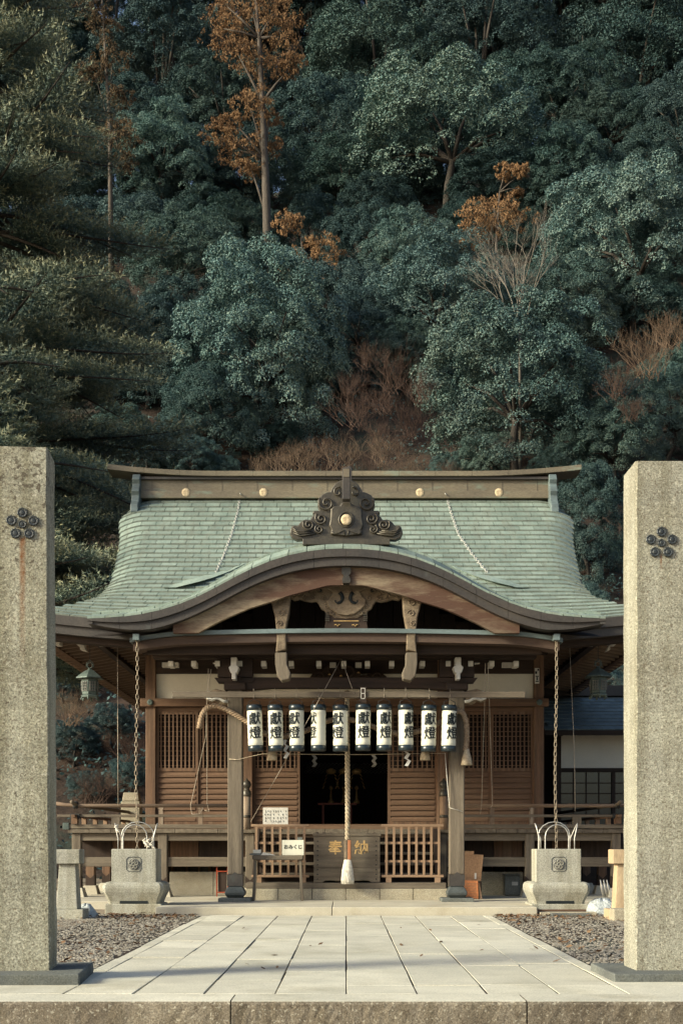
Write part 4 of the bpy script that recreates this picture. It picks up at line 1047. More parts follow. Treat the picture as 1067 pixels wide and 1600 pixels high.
M['water'] = mat('dark water', (.02, .03, .03), None, 3, rough=.08, bump=.1, spec=.5)
M['stone_mid'] = granite('carved darker granite', (.24, .235, .21), (.17, .165, .15), .4, moss_lo=.7)
bl = basin(-1, 'left stone rain basin with wire hoops and white knotted cords')
br = basin(1, 'right stone rain basin with tidy wire hoops beside clutter')
for k, (a, b) in enumerate(((.2, .0), (.235, .02), (.17, .03), (.29, -.02), (-.29, .25))):
    x = -3.47 + a; z = 1.06 + b
    MB().tube([(x, 21.02, z), (x + .03, 20.99, z + .05), (x - .03, 20.98, z + .1), (x + .02, 21.0, z + .14), (x - .02, 21.02, z + .06), (x + .05, 20.98, z + .02)], .012, 5).build('knotted_cord', M['cord'], bl)
# ---- rain chains
def link_mesh(ln, wd, r_, m):
    pts = []
    for u in np.linspace(0, 2 * math.pi, 12, endpoint=False):
        c, s_ = math.cos(u), math.sin(u); pts.append((wd * c, 0, (ln / 2 - wd) * (1 if s_ > 0 else -1) * (1 if abs(s_) > .2 else 0) + wd * s_))
    me = MB().tube(pts, r_, 5, closed=True).mesh('chain_link'); me.materials.append(m); return me
M['chain'] = mat('aged chain metal', (.38, .32, .24), (.22, .17, .12), 9, rough=.5, metal=.5)
lm = link_mesh(.095, .022, .0065, M['chain'])
for s, lab in ((-1, 'rain chain hanging from the left porch eave into the basin'), (1, 'rain chain hanging from the right porch eave into the basin')):
    x, y = s * 3.47, 21.22
    t = thing('rain_chain', (x, y, .97), lab, 'chain', 'rain chains of the porch')
    z = 4.52; k = 0
    while z > .97:
        share('chain_link', lm, t, (x + .012 * math.sin(z * 2), y, z), (0, 0, R(90 * (k % 2) + 20))); z -= .079; k += 1
    MB().box(x - .05, x + .05, y - .1, y + .05, 4.50, 4.60).build('gutter_hook', M['copper_edge'], t)
# ---- chains lying on the roof
def on_roof(px, py):
    y = 20.9
    while y < 31:
        z = Z(py, y); x = X(px, y)
        s_ = -9
        if y >= YK and abs(x) < 4.25: s_ = zk(x, y)
        if y >= 23.2 and abs(x) < xv(y): s_ = max(s_, zr(x, y))
        if s_ >= z: return Vector((x, y, s_ + .03))
        y += .02
    return Vector((X(px, 30.3), 30.3, Z(py, 30.3)))
M['white_chain'] = mat('pale galvanised chain', (.62, .61, .56), (.42, .41, .38), 9, rough=.5, metal=.2)
lm2 = link_mesh(.10, .025, .008, M['white_chain'])
for lab, pts in (('pale chain draped down the left side of the copper roof', [(376, 772), (372, 800), (362, 838), (350, 870), (338, 896)]),
                 ('pale chain draped down the right side of the copper roof', [(696, 772), (703, 800), (716, 838), (738, 870), (760, 897)])):
    dense = []
    for u in np.linspace(0, 1, 60):
        v = u * (len(pts) - 1); i = min(int(v), len(pts) - 2); f = v - i
        dense.append(on_roof(pts[i][0] * (1 - f) + pts[i + 1][0] * f, pts[i][1] * (1 - f) + pts[i + 1][1] * f))
    dense[0] = Vector((X(pts[0][0], 30.3), 30.3, Z(772, 30.3)))
    ln = [0]
    for i in range(1, 60): ln.append(ln[-1] + (dense[i] - dense[i - 1]).length)
    t = thing('roof_chain', dense[-1], lab, 'chain', 'chains lying on the roof')
    d = 0; k = 0
    while d < ln[-1]:
        i = max(j for j in range(60) if ln[j] <= d); i = min(i, 58); f = (d - ln[i]) / max(1e-6, ln[i + 1] - ln[i])
        p = dense[i].lerp(dense[i + 1], f); dv = (dense[i + 1] - dense[i])
        q = dv.to_track_quat('Z', 'Y').to_matrix() @ Matrix.Rotation(R(90 * (k % 2) + 45), 3, 'Z')
        share('chain_link', lm2, t, p, q.to_euler()); d += .09; k += 1
# ---- lantern pole and paper lanterns
LY = 21.95
MB().box(X(270, LY), X(820, LY), LY - .035, LY + .035, Z(1090, LY), Z(1081, LY)).solo('lantern_pole', M['grey_x'], (0, LY, 3.6), 'long weathered wooden pole the paper lanterns hang from', 'pole', bevel=.006)
LR = .128
glyph = [(text_mesh('獻', .27, 0, 1), .555), (text_mesh('燈', .27, 0, 1), .315)]
BOLD = [(-.005, 0, .0030), (.005, 0, .0034), (0, .0045, .0038), (0, -.0045, .0042), (0, 0, .0046)]
def lantern_text(rot, name, cx, cy, cz):
    V = []; Fc = []
    for (g_, zc), (bx, bz, br_) in [(g, b) for g in glyph for b in BOLD]:
        n0 = len(V)
        for v in g_.vertices:
            th = (v.co.x + bx) / LR * .86 + rot
            sk = v.co.x * .06
            V.append((cx + (LR + br_) * math.sin(th), cy - (LR + br_) * math.cos(th), cz + zc + (v.co.y + bz) * .82 + sk))
        Fc += [tuple(i + n0 for i in p.vertices) for p in g_.polygons]
    return MB().add(V, Fc)
ordn = ['first', 'second', 'third', 'fourth', 'fifth', 'sixth', 'seventh', 'eighth', 'ninth', 'tenth']
rots = [4, 6, -24, -64, -26, 6, 14, 34, 10, 30]
pxs = [400, 431.5, 464, 497.5, 532, 567, 600, 634, 669, 700]
tilt = [2.2, 1.2, .5, 0, .3, -.3, 0, .3, -.8, -1.5]
for k in range(10):
    cx, cz = X(pxs[k], LY), 2.72
    lab = {0: 'leftmost paper lantern with black rims, tilted', 3: 'paper lantern turned so half its black characters are hidden', 9: 'rightmost paper lantern beside the right porch column'}.get(k, ordn[k] + ' white paper lantern from the left in the row of ten')
    t = thing('paper_lantern', (cx, LY, cz), lab, 'lantern', 'ten paper lanterns hanging in a row')
    MB().lathe([(.118, .09), (.126, .10), (.128, .16)] + [(.128 - (.004 if q % 2 else 0), .16 + .045 * q) for q in range(1, 11)] + [(.128, .65), (.126, .69), (.118, .70)], (cx, LY, cz), 32).build('paper_body', M['paper'], t)
    for z0, nm in ((0, 'lower_rim'), (.695, 'upper_rim')):
        MB().lathe([(.122, 0), (.133, .006), (.133, .094), (.122, .10)], (cx, LY, cz + z0), 32).build(nm, M['black'], t)
    o = lantern_text(R(rots[k]), 'characters', cx, LY, cz).build('painted_characters', M['ink'], t, fix=False)
    MB().tube([(cx - .10, LY, cz + .79), (cx - .095, LY, cz + .85), (cx - .03, LY, cz + .88), (cx, LY, cz + .905), (cx + .03, LY, cz + .88), (cx + .095, LY, cz + .85), (cx + .10, LY, cz + .79)], .006, 5).build('wire_handle', M['iron'], t)
    MB().tube([(cx, LY - .04, cz + .90), (cx + .005, LY - .04, 3.68), (cx, LY, 3.80)], .004, 4).build('hanging_wire', M['string'], t)
    t.rotation_euler = (0, 0, 0); t.location.z += rng.uniform(-.01, .01)
    if tilt[k]:
        t.rotation_euler = (0, R(-tilt[k]), 0)
# ---- twisted ropes
def twisted(path, r_, pitch, t, m, n=3, name='strand', seg=.025):
    P_ = [Vector(p) for p in path]
    # resample by Catmull-Rom
    out = []
    for i in range(len(P_) - 1):
        p0, p1, p2, p3 = P_[max(i - 1, 0)], P_[i], P_[i + 1], P_[min(i + 2, len(P_) - 1)]
        k = max(2, int((p2 - p1).length / seg))
        for j in range(k):
            u = j / k; out.append(.5 * ((2 * p1) + (p2 - p0) * u + (2 * p0 - 5 * p1 + 4 * p2 - p3) * u * u + (3 * p1 - p0 - 3 * p2 + p3) * u ** 3))
    out.append(P_[-1])
    for s_ in range(n):
        pts = []; d = 0; up = Vector((0, 1, .001))
        for i, p in enumerate(out):
            if i: d += (p - out[i - 1]).length
            tg = (out[min(i + 1, len(out) - 1)] - out[max(i - 1, 0)]).normalized()
            a = tg.cross(up).normalized(); b = a.cross(tg).normalized()
            th = d / pitch * 2 * math.pi + 2 * math.pi * s_ / n
            pts.append(p + a * (r_ * .58 * math.cos(th)) + b * (r_ * .58 * math.sin(th)))
        MB().tube(pts, r_ * .5, 7).build(name, m, t)
M['orange_wood'] = mat('orange stained wood', (.42, .17, .075), (.30, .11, .05), 3, WZ, .6, .2)
BY = 22.75
bx_ = X(543, BY)
t = thing('bell_rope', (bx_, BY, .45), 'thick twisted bell rope with white tassel hanging before the box', 'rope')
twisted([(bx_ - .01, BY, 3.85), (bx_ - .005, BY, 2.8), (bx_, BY, 2.0), (bx_, BY, 1.20)], .045, .22, t, M['rope'])
MB().box(bx_ - .06, bx_ - .002, BY - .055, BY + .055, .855, 1.20).build('pale_sleeve_half', M['carved'], t, bevel=.012)
MB().box(bx_ + .002, bx_ + .06, BY - .055, BY + .055, .855, 1.20).build('orange_sleeve_half', M['orange_wood'], t, bevel=.012)
mb = MB()
tas = MB().lathe([(.10, .0), (.098, .08), (.085, .25), (.06, .38), (.045, .42)], (bx_, BY, .44), 20).build('tassel', M['cord'], t)
for k in range(26):
    a = 2 * math.pi * k / 26
    MB().tube([(bx_ + .05 * math.cos(a), BY + .05 * math.sin(a), .85), (bx_ + .09 * math.cos(a + .25), BY + .09 * math.sin(a + .25), .66), (bx_ + .105 * math.cos(a), BY + .105 * math.sin(a), .50), (bx_ + .10 * math.cos(a - .05), BY + .10 * math.sin(a - .05), .42)], .011, 5).build('tassel_cord', M['cord'], tas)
RY2 = 22.135
t = thing('sacred_rope', (0, RY2, 2.9), 'twisted straw rope draped behind the lanterns between porch columns', 'rope')
rp = [(312, 1138), (316, 1118), (326, 1105), (342, 1104), (362, 1113), (385, 1127), (415, 1146), (447, 1150), (480, 1141), (510, 1127), (535, 1124), (565, 1128), (600, 1142), (635, 1146), (668, 1138), (695, 1124), (712, 1113), (720, 1112), (727, 1124), (729, 1148), (727, 1172)]
twisted([(X(a, RY2), RY2 - (.03 if a < 350 else 0), Z(b, RY2)) for a, b in rp], .048, .15, t, M['rope_dark'])
ex, ez = X(727, RY2), Z(1172, RY2)
MB().lathe([(.10, -.26), (.085, -.15), (.05, -.03), (.045, .02)], (ex + .02, RY2, ez), 14).build('end_tassel', M['rope'], t)
for px in (425, 664):
    x, z = X(px, RY2), Z(1176, RY2)
    MB().lathe([(.09, -.13), (.085, -.05), (.05, .06), (.03, .3)], (x, RY2, z), 12).build('straw_tuft', M['rope'], t)
# paper streamers
for i, (px, py, lab) in enumerate(((446, 1160, 'white zigzag paper streamer on the sacred rope, left one'), (635, 1172, 'white zigzag paper streamer on the sacred rope, right one'))):
    yy_ = 22.07; x, z = X(px, yy_), Z(py, yy_)
    pts = [(0, .05), (-.03, -.02), (.035, -.06), (-.02, -.14), (.045, -.18), (-.01, -.27)]
    mb = MB()
    for k in range(len(pts) - 1):
        (a, b), (c, d) = pts[k], pts[k + 1]
        mb.add([(x + a - .025, yy_ - .008 * k, z + b), (x + a + .03, yy_ - .008 * k, z + b - .01), (x + c + .03, yy_ - .008 * k - .006, z + d - .01), (x + c - .025, yy_ - .008 * k - .006, z + d)], [(0, 1, 2, 3)])
    o = mb.solo('paper_streamer', M['white'], (x, yy_, z), lab, 'streamer', 'paper streamers on the rope')
    md = o.modifiers.new('s', 'SOLIDIFY'); md.thickness = .002
# ---- offertory box
OX0, OX1, OY0 = -.585, .605, 22.98
t = thing('offertory_box', (0, OY0 + .25, .437), 'large grey wooden offertory box with two gilt characters', 'offertory box')
MB().box(OX0, OX1, OY0, OY0 + .5, .70, 1.27).build('chest', M['grey_x'], t, bevel=.01)
MB().box(OX0 - .02, OX1 + .02, OY0 - .015, OY0 + .52, 1.272, 1.32).build('rim', M['grey_x'], t, bevel=.01)
MB().prism([(OX0, .44), (OX0 + .16, .44), (OX0 + .2, .47), (OX0 + .3, .475), (0, .455), (OX1 - .3, .475), (OX1 - .2, .47), (OX1 - .16, .44), (OX1, .44), (OX1, .697), (OX0, .697)], OY0 - .006, OY0 + .5).build('skirt', M['grey_x'], t, bevel=.006)
for k in range(9):
    MB().box(OX0 + .03 + k * .13, OX0 + .075 + k * .13, OY0 + .01, OY0 + .49, 1.322, 1.35).build('grille_bar', M['grey_y'], t)
me = MB().lathe([(.013, 0), (.010, .008), (.001, .012)], (0, 0, 0), 8).mesh('stud'); me.materials.append(M['iron'])
for x in (OX0 + .07, OX1 - .07):
    for k in range(9): share('stud', me, t, (x, OY0 - (0 if k > 2 else .006), .50 + k * .085), (R(90), 0, 0))
text_part('gilt_character', '奉', .26, (X(524, OY0), OY0 - .004, Z(1324, OY0)), t, M['gold'], .006)
text_part('gilt_character', '納', .26, (X(564, OY0), OY0 - .004, Z(1324, OY0)), t, M['gold'], .006)
# ---- slatted barriers either side of the box
def barrier(x0, x1, n, label):
    y = 23.02; t = thing('slat_barrier', ((x0 + x1) / 2, y, .437), label, 'barrier', 'slatted wooden barriers on the steps')
    MB().box(x0 - .06, x1 + .06, y - .03, y + .05, 1.44, 1.485).build('top_rail', M['new_x'], t, bevel=.006)
    for z in (1.13, .80): MB().box(x0, x1, y, y + .03, z, z + .04).build('middle_rail', M['new_x'], t)
    MB().box(x0 - .06, x1 + .06, y - .02, y + .04, .53, .575).build('bottom_rail', M['new_x'], t, bevel=.006)
    for x in (x0 + .02, x1 - .10): MB().box(x, x + .10, y - .03, y + .06, .437, .528).build('foot', M['new_x'], t)
    me = MB().box(-.021, .021, 0, .024, .576, 1.439).mesh('slat'); me.materials.append(M['new_z'])
    for k in range(n): share('slat', me, t, (x0 + .03 + (x1 - x0 - .06) * k / (n - 1), y - .026, 0))
    return t
barrier(X(398, 23), X(478, 23), 7, 'slatted wooden barrier left of the offertory box')
barrier(X(601, 23), X(688, 23), 8, 'slatted wooden barrier right of the offertory box')
# ---- fortune-slip table and box
ty = 22.62; tx0, tx1 = X(397, ty), X(472, ty)
t = thing('side_table', ((tx0 + tx1) / 2, ty, .13), 'narrow grey wooden table standing before the left barrier', 'table')
MB().prism([(tx0 - .02, .93), (tx1 + .02, .93), (tx1 + .02, .86), (tx1 - .06, .85), (tx0 + .06, .85), (tx0 - .02, .86)], ty - .16, ty + .16).build('tabletop', M['grey_x'], t, bevel=.01)
for sx, x in ((-1, tx0 + .03), (1, tx1 - .03)):
    for y in (ty - .13, ty + .11):
        MB().prism([(x - .022, .85), (x + .022, .85), (x + .022 + sx * .012, .5), (x + .022 + sx * .035, .129), (x - .022 + sx * .035, .129), (x - .022 + sx * .012, .5)], y, y + .035).build('leg', M['grey_z'], t)
y = ty - .05; a, b = X(441, y), X(475, y)
t = thing('fortune_slip_box', ((a + b) / 2, y, .932), 'small pale box lettered in black on the narrow table', 'box')
MB().box(a, b, y - .05, y + .12, .932, 1.20).build('case', M['paper'], t, bevel=.006)
MB().box(a + .27, b - .03, y, y + .05, 1.201, 1.25).build('lid_knob', M['tin'], t)
text_part('lettering', 'おみくじ', .082, ((a + b) / 2, y - .055, 1.08), t, M['ink'], .002)
y = ty - .02
t = thing('paper_tray', (X(403, y), y, .932), 'small tray of folded papers at the left end of the narrow table', 'tray')
MB().box(X(391, y), X(410, y), y - .1, y + .08, .933, .965).build('tray', M['tin'], t, bevel=.004)
MB().box(X(396, y), X(408, y), y - .09, y + .05, .967, 1.03).build('paper_stack', M['plaster'], t, bevel=.004)
MB().prism([(X(408, y), .934), (X(431, y), .934), (X(425, y), .955), (X(412, y), .985)], y - .1, y + .04).build('folded_slip', M['plaster'], t)
# ---- notice board
y = 23.2
t = thing('notice_board', (X(431, y), y, 1.47), 'white notice sheet propped on the left barrier rail', 'notice')
MB().box(X(411, y), X(450, y), y, y + .015, 1.486, 1.79).build('sheet', M['white'], t)
for k in range(9):
    x = X(415 + 3.9 * k, y)
    for j in range(4):
        if rng.random() < .8:
            z = 1.74 - j * .06
            MB().tube([(x, y - .004, z), (x + rng.uniform(-.015, .015), y - .004, z - .02), (x + rng.uniform(-.01, .015), y - .004, z - rng.uniform(.025, .045))], .004, 4).build('brush_mark', M['tin'], t)
# ---- hanging bronze lanterns
def hanging(px, label, pyt):
    y = 24.0; x = X(px, y); zt = Z(pyt, y)
    t = thing('bronze_lantern', (x, y, zt - .56), label, 'lantern', 'bronze lanterns hanging from the eave corners')
    m = M['bronze_green']
    MB().lathe([(.27, 0), (.265, .02), (.16, .10), (.09, .15), (.05, .17), (.03, .2)], (x, y, zt - .2), 6, R(30)).build('lantern_roof', m, t)
    bd = MB().lathe([(.13, .0), (.15, .02), (.165, .30), (.15, .31)], (x, y, zt - .51), 6, R(30)).build('body', M['bronze_green'], t)
    MB().lathe([(.17, 0), (.175, .03), (.14, .05)], (x, y, zt - .55), 6, R(30)).build('base_ring', m, t)
    for k in range(6):
        a = R(60 * k + 60); c, s_ = math.cos(a), math.sin(a); tx, tyy = -s_, c; rr = .148
        for j in range(3):
            o_ = -.045 + .045 * j
            MB().bar((x + c * rr + tx * o_, y + s_ * rr + tyy * o_, zt - .44), (x + c * (rr + .006) + tx * o_, y + s_ * (rr + .006) + tyy * o_, zt - .26), .012, .012).build('grille_bar', M['stone_mid'], bd)
        for j in range(4):
            z = zt - .43 + j * .053
            MB().bar((x + c * rr - tx * .06, y + s_ * rr - tyy * .06, z), (x + c * rr + tx * .06, y + s_ * rr + tyy * .06, z), .01, .01).build('grille_bar', M['stone_mid'], bd)
        a = R(60 * k + 30)
        MB().tube([(x + .14 * math.cos(a), y + .14 * math.sin(a), zt - .53), (x + .17 * math.cos(a), y + .17 * math.sin(a), zt - .60)], .018, 5).build('foot', m, t)
    MB().tube([(x + .05 * math.cos(u), y, zt + .05 + .05 * math.sin(u)) for u in np.linspace(0, 6.28, 14, endpoint=False)], .010, 5, closed=True).build('ring', m, t)
    MB().tube([(x + .07, y, zt), (x + .06, y, zt + .1), (x, y, zt + .15), (x - .06, y, zt + .1), (x - .07, y, zt)], .008, 5).build('bail', m, t)
    MB().tube([(x, y, zt + .1), (x, y, 5.25)], .006, 4).build('suspension_wire', M['iron'], t)
hanging(141, 'pale green bronze lantern hanging under the left eave corner', 1044)
hanging(934, 'dark bronze lantern hanging under the right eave corner', 1042)
# ---- wires from eave to railing, and strings
def string(pts, r_, label, m='string', cat='cord', name='cord', group=None):
    loc = pts[-1]
    return MB().tube(pts, r_, 5).solo(name, M[m], loc, label, cat, group)
string([W(184, 1000, 24.14), W(185, 1259, 24.14)], .007, 'taut cord from left eave tied to the veranda rail')
string([W(889, 1000, 24.14), W(897, 1180, 24.13), W(898, 1268, 24.12)], .007, 'taut cord from right eave tied to the veranda rail')
string([W(533, 1030, 22.1), W(497, 1096, 21.7), W(440, 1200, 22.3), W(392, 1284, 22.95)], .005, 'thin string slanting from the porch beam to the left barrier')
string([W(534, 1030, 22.1), W(545, 1062, 21.95), W(553, 1084, 21.9)], .005, 'thin string from the porch beam to the lantern pole')
string([W(326, 1045, 22.1), W(324, 1080, 22.0), W(322, 1150, 23.2), W(298, 1259, 24.1), W(300, 1272, 24.05), W(312, 1272, 24.05), W(318, 1262, 24.1)], .006, 'slack cord looped over the left veranda rail')
string([W(330, 1046, 22.1), W(323, 1105, 22.6), W(324, 1256, 24.1), W(327, 1268, 24.05), W(320, 1266, 24.08)], .006, 'straight pale cord hanging left of the left porch column')
string([W(758, 1036, 22.1), W(757, 1090, 22.3), W(752, 1258, 24.1), W(750, 1272, 24.05)], .006, 'left cord of the pair hanging right of the right porch column')
string([W(762, 1036, 22.1), W(764, 1090, 22.3), W(769, 1258, 24.1), W(766, 1262, 24.05)], .006, 'right cord of the pair hanging right of the right porch column')
string([W(358, 1186, 22.2), W(372, 1187, 22.2), W(388, 1183, 22.2), W(410, 1178, 22.2), W(560, 1179, 22.2), W(695, 1177, 22.2)], .006, 'pale line tied across the porch below the lanterns', 'rope')
string([W(695, 1177, 22.18), W(700, 1240, 22.17), W(702, 1262, 22.17), W(722, 1268, 22.17)], .006, 'pale line knotted round the right porch column', 'cord')
for px, y, lab in ((301, 24.2, 'left'), (0, 0, '')):
    pass
# ---- plaques
y = 21.9
t = thing('name_plaque', (X(567, y), y, Z(1100, y)), 'small dark plaque with white characters fixed to the lantern pole', 'plaque')
MB().box(X(562, y), X(572, y), y - .01, y + .01, Z(1098, y), Z(1074, y)).build('board', M['dark_z'], t)
for b in (1075, 1083, 1091): MB().box(X(563.5, y), X(570.5, y), y - .014, y - .011, Z(b + 1.2, y), Z(b, y)).build('white_stroke', M['white'], t)
for a in (563.5, 569.5): MB().box(X(a, y), X(a + 1, y), y - .014, y - .011, Z(1092, y), Z(1076, y)).build('white_stroke', M['white'], t)
y = 25.26
t = thing('votive_slip', (X(838, y), y, Z(1068, y)), 'white paper slip with black marks on the right corner post', 'paper slip')
MB().box(X(835, y), X(842, y), y - .004, y + .01, Z(1068, y), Z(1044, y)).build('slip', M['white'], t)
for a, b, c, d in ((839, 1045, 841.5, 1048), (835.5, 1049, 838.5, 1053), (836, 1056, 841, 1057.5), (837.5, 1058, 839.5, 1063), (836, 1064, 841, 1065.5)):
    MB().box(X(a, y), X(c, y), y - .009, y - .005, Z(d, y), Z(b, y)).build('ink_mark', M['ink'], t)
y = 22.2
t = thing('beam_slip', (X(537, y), y, Z(1021, y)), 'tiny pale paper slip pasted on the middle of porch beam', 'paper slip')
MB().box(X(529, y), X(534, y), y - .01, y + .015, Z(1021, y), Z(1014, y)).build('slip', M['white'], t)
MB().box(X(537, y), X(546, y), y - .008, y + .015, Z(1020, y), Z(1015, y)).build('wood_tag', M['wood_x'], t)
# ---- carved dragon panel over the door
y = 25.1
t = thing('dragon_carving', (0, y, Z(1072, y)), 'dark carved dragon panel with gilt eyes above the doorway', 'carving')
dp = [(470, 1066), (482, 1062), (488, 1052), (500, 1050), (510, 1040), (528, 1036), (545, 1038), (556, 1046), (566, 1056), (578, 1052), (592, 1048), (603, 1056), (612, 1068), (600, 1071), (585, 1066), (570, 1071), (540, 1073), (505, 1072), (488, 1070), (478, 1071)]
c = MB().prism([(X(a, y), Z(b, y)) for a, b in dp], y, y + .1).build('relief', M['dark_x'], t, bevel=.02)
for k, (a, b, r_) in enumerate(((500, 1058, 9), (520, 1048, 10), (545, 1050, 11), (568, 1062, 8), (590, 1058, 8), (530, 1064, 8), (480, 1065, 6))):
    MB().tube(spiral(X(a, y), Z(b, y), r_ * y / F, 1.3, 1 if k % 2 else -1, y - .02), .02, 5).build('body_coil', M['dark_x'], t)
for a, b in ((533, 1057), (537, 1064), (560, 1052), (515, 1055)): MB().lathe([(.03, 0), (.02, .02), (.001, .03)], (X(a, y), y - .04, Z(b, y)), 8).build('gilt_boss', M['gold'], t)
# ---- altar inside
y = 27.6
t = thing('altar_table', (X(528, y), y, 1.46), 'red lacquered altar table inside the dark hall', 'table')
MB().box(X(497, y), X(557, y), y - .25, y + .25, Z(1258, y), Z(1255, y)).build('tabletop', M['rust'], t)
for px in (505, 548):
    for yy_ in (y - .22, y + .18): MB().box(X(px, y) - .02, X(px, y) + .02, yy_, yy_ + .04, 1.46, Z(1258, y)).build('leg', M['rust'], t)
for i, (px, pos) in enumerate(((517, 'left'), (537, 'middle'), (557, 'right'))):
    y = 28.3; x = X(px, y); z = Z(1200, y)
    t = thing('gilt_pendant', (x, y, z - .7), pos + ' gilt hanging ornament above the altar inside', 'ornament', 'gilt ornaments above the altar')
    MB().lathe([(.01, .0), (.10, -.04), (.12, -.10), (.05, -.14)], (x, y, z), 8).build('crown_piece', M['gold'], t)
    for k in range(8):
        sx = (-1) ** k; j = k // 2
        MB().bar((x + sx * (.06 + .03 * j), y - .03, z - .12 - .09 * j), (x + sx * (.12 + .02 * j), y - .05, z - .19 - .09 * j), .045, .012).build('leaf_plate', M['gold'], t)
    MB().lathe([(.06, 0), (.07, .04), (.03, .10), (.015, .3), (.05, .34), (.02, .40)], (x, y, Z(1256, y)), 10).build('candle_stand', M['gold'], t)
for px, lab in ((490, 'left'), (583, 'right')):
    y = 26.4; x, z = X(px, y), Z(1180, y)
    mb = MB()
    for k in range(4): mb.add([(x - .04 + .05 * (k % 2), y - .01 * k, z - .06 * k), (x + .03 + .05 * (k % 2), y - .01 * k, z - .06 * k), (x + .03 + .05 * ((k + 1) % 2), y - .01 * k, z - .06 * (k + 1)), (x - .04 + .05 * ((k + 1) % 2), y - .01 * k, z - .06 * (k + 1))], [(0, 1, 2, 3)])
    o = mb.solo('paper_streamer', M['white'], (x, y, z), lab + ' dim paper streamer inside the doorway', 'streamer', 'paper streamers in the doorway')
    o.modifiers.new('s', 'SOLIDIFY').thickness = .002
# fretwork screen behind
y = 29.0
t = thing('fretwork_screen', (X(540, y), y, 2.4), 'grey diamond fretwork screen deep inside the hall', 'screen')
for k in range(22):
    for j in range(3):
        x = X(478 + 6 * k + 3 * (j % 2), y); z = Z(1206 - 5.5 * j, y)
        MB().tube([(x - .04, y, z), (x, y, z + .04), (x + .04, y, z), (x, y, z - .04)], .010, 4, closed=True).build('diamond', M['stone_mid'], t)
# ---- things under the right veranda
y = 23.4
t = thing('cardboard_box', (X(741, y), y, .46), 'brown cardboard carton standing right of the porch column', 'box')
MB().prism([(X(722, y), .45), (X(751, y), .45), (X(755, y), .93), (X(722, y), .95)], y, y + .35).build('carton', M['cardboard'], t, bevel=.004)
MB().box(X(722, y), X(740, y), y - .01, y + .02, .93, 1.0).build('flap', M['cardboard'], t)
MB().box(X(741, y), X(744, y), y - .006, y - .001, .49, .60).build('sticker', M['white'], t)
MB().box(X(716, y), X(752, y), y - .02, y + .4, .129, .449).solo('wooden_crate', M['dark_x'], (X(734, y), y, .13), 'low dark crate supporting the brown carton', 'crate', bevel=.005)
y = 23.3
t = thing('orange_board', (X(736, y), y, .13), 'orange printed board leaning below the brown carton', 'board')
MB().prism([(X(723, y), .135), (X(747, y), .135), (X(746, y), .46), (X(722, y), .47)], y - .02, y + .0).build('panel', M['orange'], t)
for k in range(9): MB().box(X(725, y), X(744, y), y - .025, y - .021, .17 + .03 * k, .178 + .03 * k).build('text_line', M['cardboard'], t)
MB().prism([(X(748, y), .13), (X(753, y), .13), (X(749, y), .42), (X(747.5, y), .42)], y, y + .1).build('prop', M['new_z'], t)
y = 24.7; a, b = X(788, y), X(812, y)
t = thing('storage_tin', ((a + b) / 2, y, .13), 'grey square tin can with label under the veranda', 'tin')
MB().box(a, b, y, y + .3, .13, .52).build('can', M['tin'], t, bevel=.02)
MB().box(a + .14, b - .04, y - .004, y, .33, .40).build('label_sticker', M['white'], t)
MB().box(a - .01, b + .01, y - .01, y + .31, .52, .55).build('lid', M['tin'], t, bevel=.01)
y = 24.3
t = thing('red_stand', (X(348, y), y, .13), 'small red metal rack beside the left porch column', 'rack')
for px in (339, 356): MB().box(X(px, y) - .01, X(px, y) + .01, y, y + .02, .13, .80).build('upright', M['rust'], t)
for z in (.2, .6, .78): MB().box(X(339, y) + .011, X(356, y) - .011, y, y + .02, z, z + .02).build('crossbar', M['rust'], t)
MB().box(X(341, y), X(354, y), y + .03, y + .05, .22, .6).build('mesh_panel', M['dark_z'], t)
# bottles and odd things by the right footing
y = 24.2
for i, px in enumerate((943, 948, 953)):
    x = X(px, y)
    t = thing('bottle', (x, y, .13), ['leftmost', 'middle', 'rightmost'][i] + ' of three clear bottles leaning under right veranda corner', 'bottle', 'bottles under the veranda')
    MB().lathe([(.03, 0), (.032, .2), (.012, .28), (.012, .33)], (x, y, .13), 10).build('glass', M['zinc'], t)
    t.rotation_euler = (0, R(-12), 0)
# ---- stone lantern stumps beside the pillars
def stump(s, label, m):
    y = 19.6; x = s * (2.31 + 1.93)
    t = thing('stone_post', (x, y, 0), label, 'stone post', 'stone posts behind the gate pillars')
    MB().box(x - .26, x + .26, y - .22, y + .22, -.02, .14).build('base', m, t, bevel=.01)
    MB().box(x - .16, x + .16, y - .15, y + .15, .142, .83, .035, .03).build('shaft', m, t, bevel=.01)
    MB().box(x - .2, x + .2, y - .18, y + .18, .832, 1.05).build('cap', m, t, bevel=.01)
    return t
M['stone_sunlit'] = mat('sunlit pale post', (.50, .38, .24), (.36, .26, .16), 3, (4, 4, .6), .85, .3)  # warm tone of the sunlight is put into this post's colour
stump(-1, 'stone post with block cap beside the left pillar', M['stone']); stump(1, 'pale warm post with block cap half hidden by the right pillar', M['stone_sunlit'])
# ---- sacks
def sack(px, py, w_, h_, y, label):
    x = X(px, y); mb = MB(); rows = []
    for j in range(9):
        ph = math.pi / 2 * j / 8; row = []
        for k in range(20):
            th = 2 * math.pi * k / 20; q = 1 + .13 * math.sin(3 * th + j) + .08 * math.sin(7 * th + 2 * j)
            row.append((x + w_ * q * math.cos(ph) * math.cos(th), y + w_ * .7 * q * math.cos(ph) * math.sin(th), h_ * math.sin(ph) * (1 + .1 * math.sin(5 * th)) - .01))
        rows.append(row + [row[0]])
    mb.grid(rows)
    return mb.solo('plastic_sack', M['bag'], (x, y, 0), label, 'sack', 'white plastic sacks')
sack(135, 1425, .17, .20, 20.0, 'white plastic sack lying beside the left stone post')
sack(940, 1418, .30, .24, 20.9, 'large white plastic sack right of the right basin')
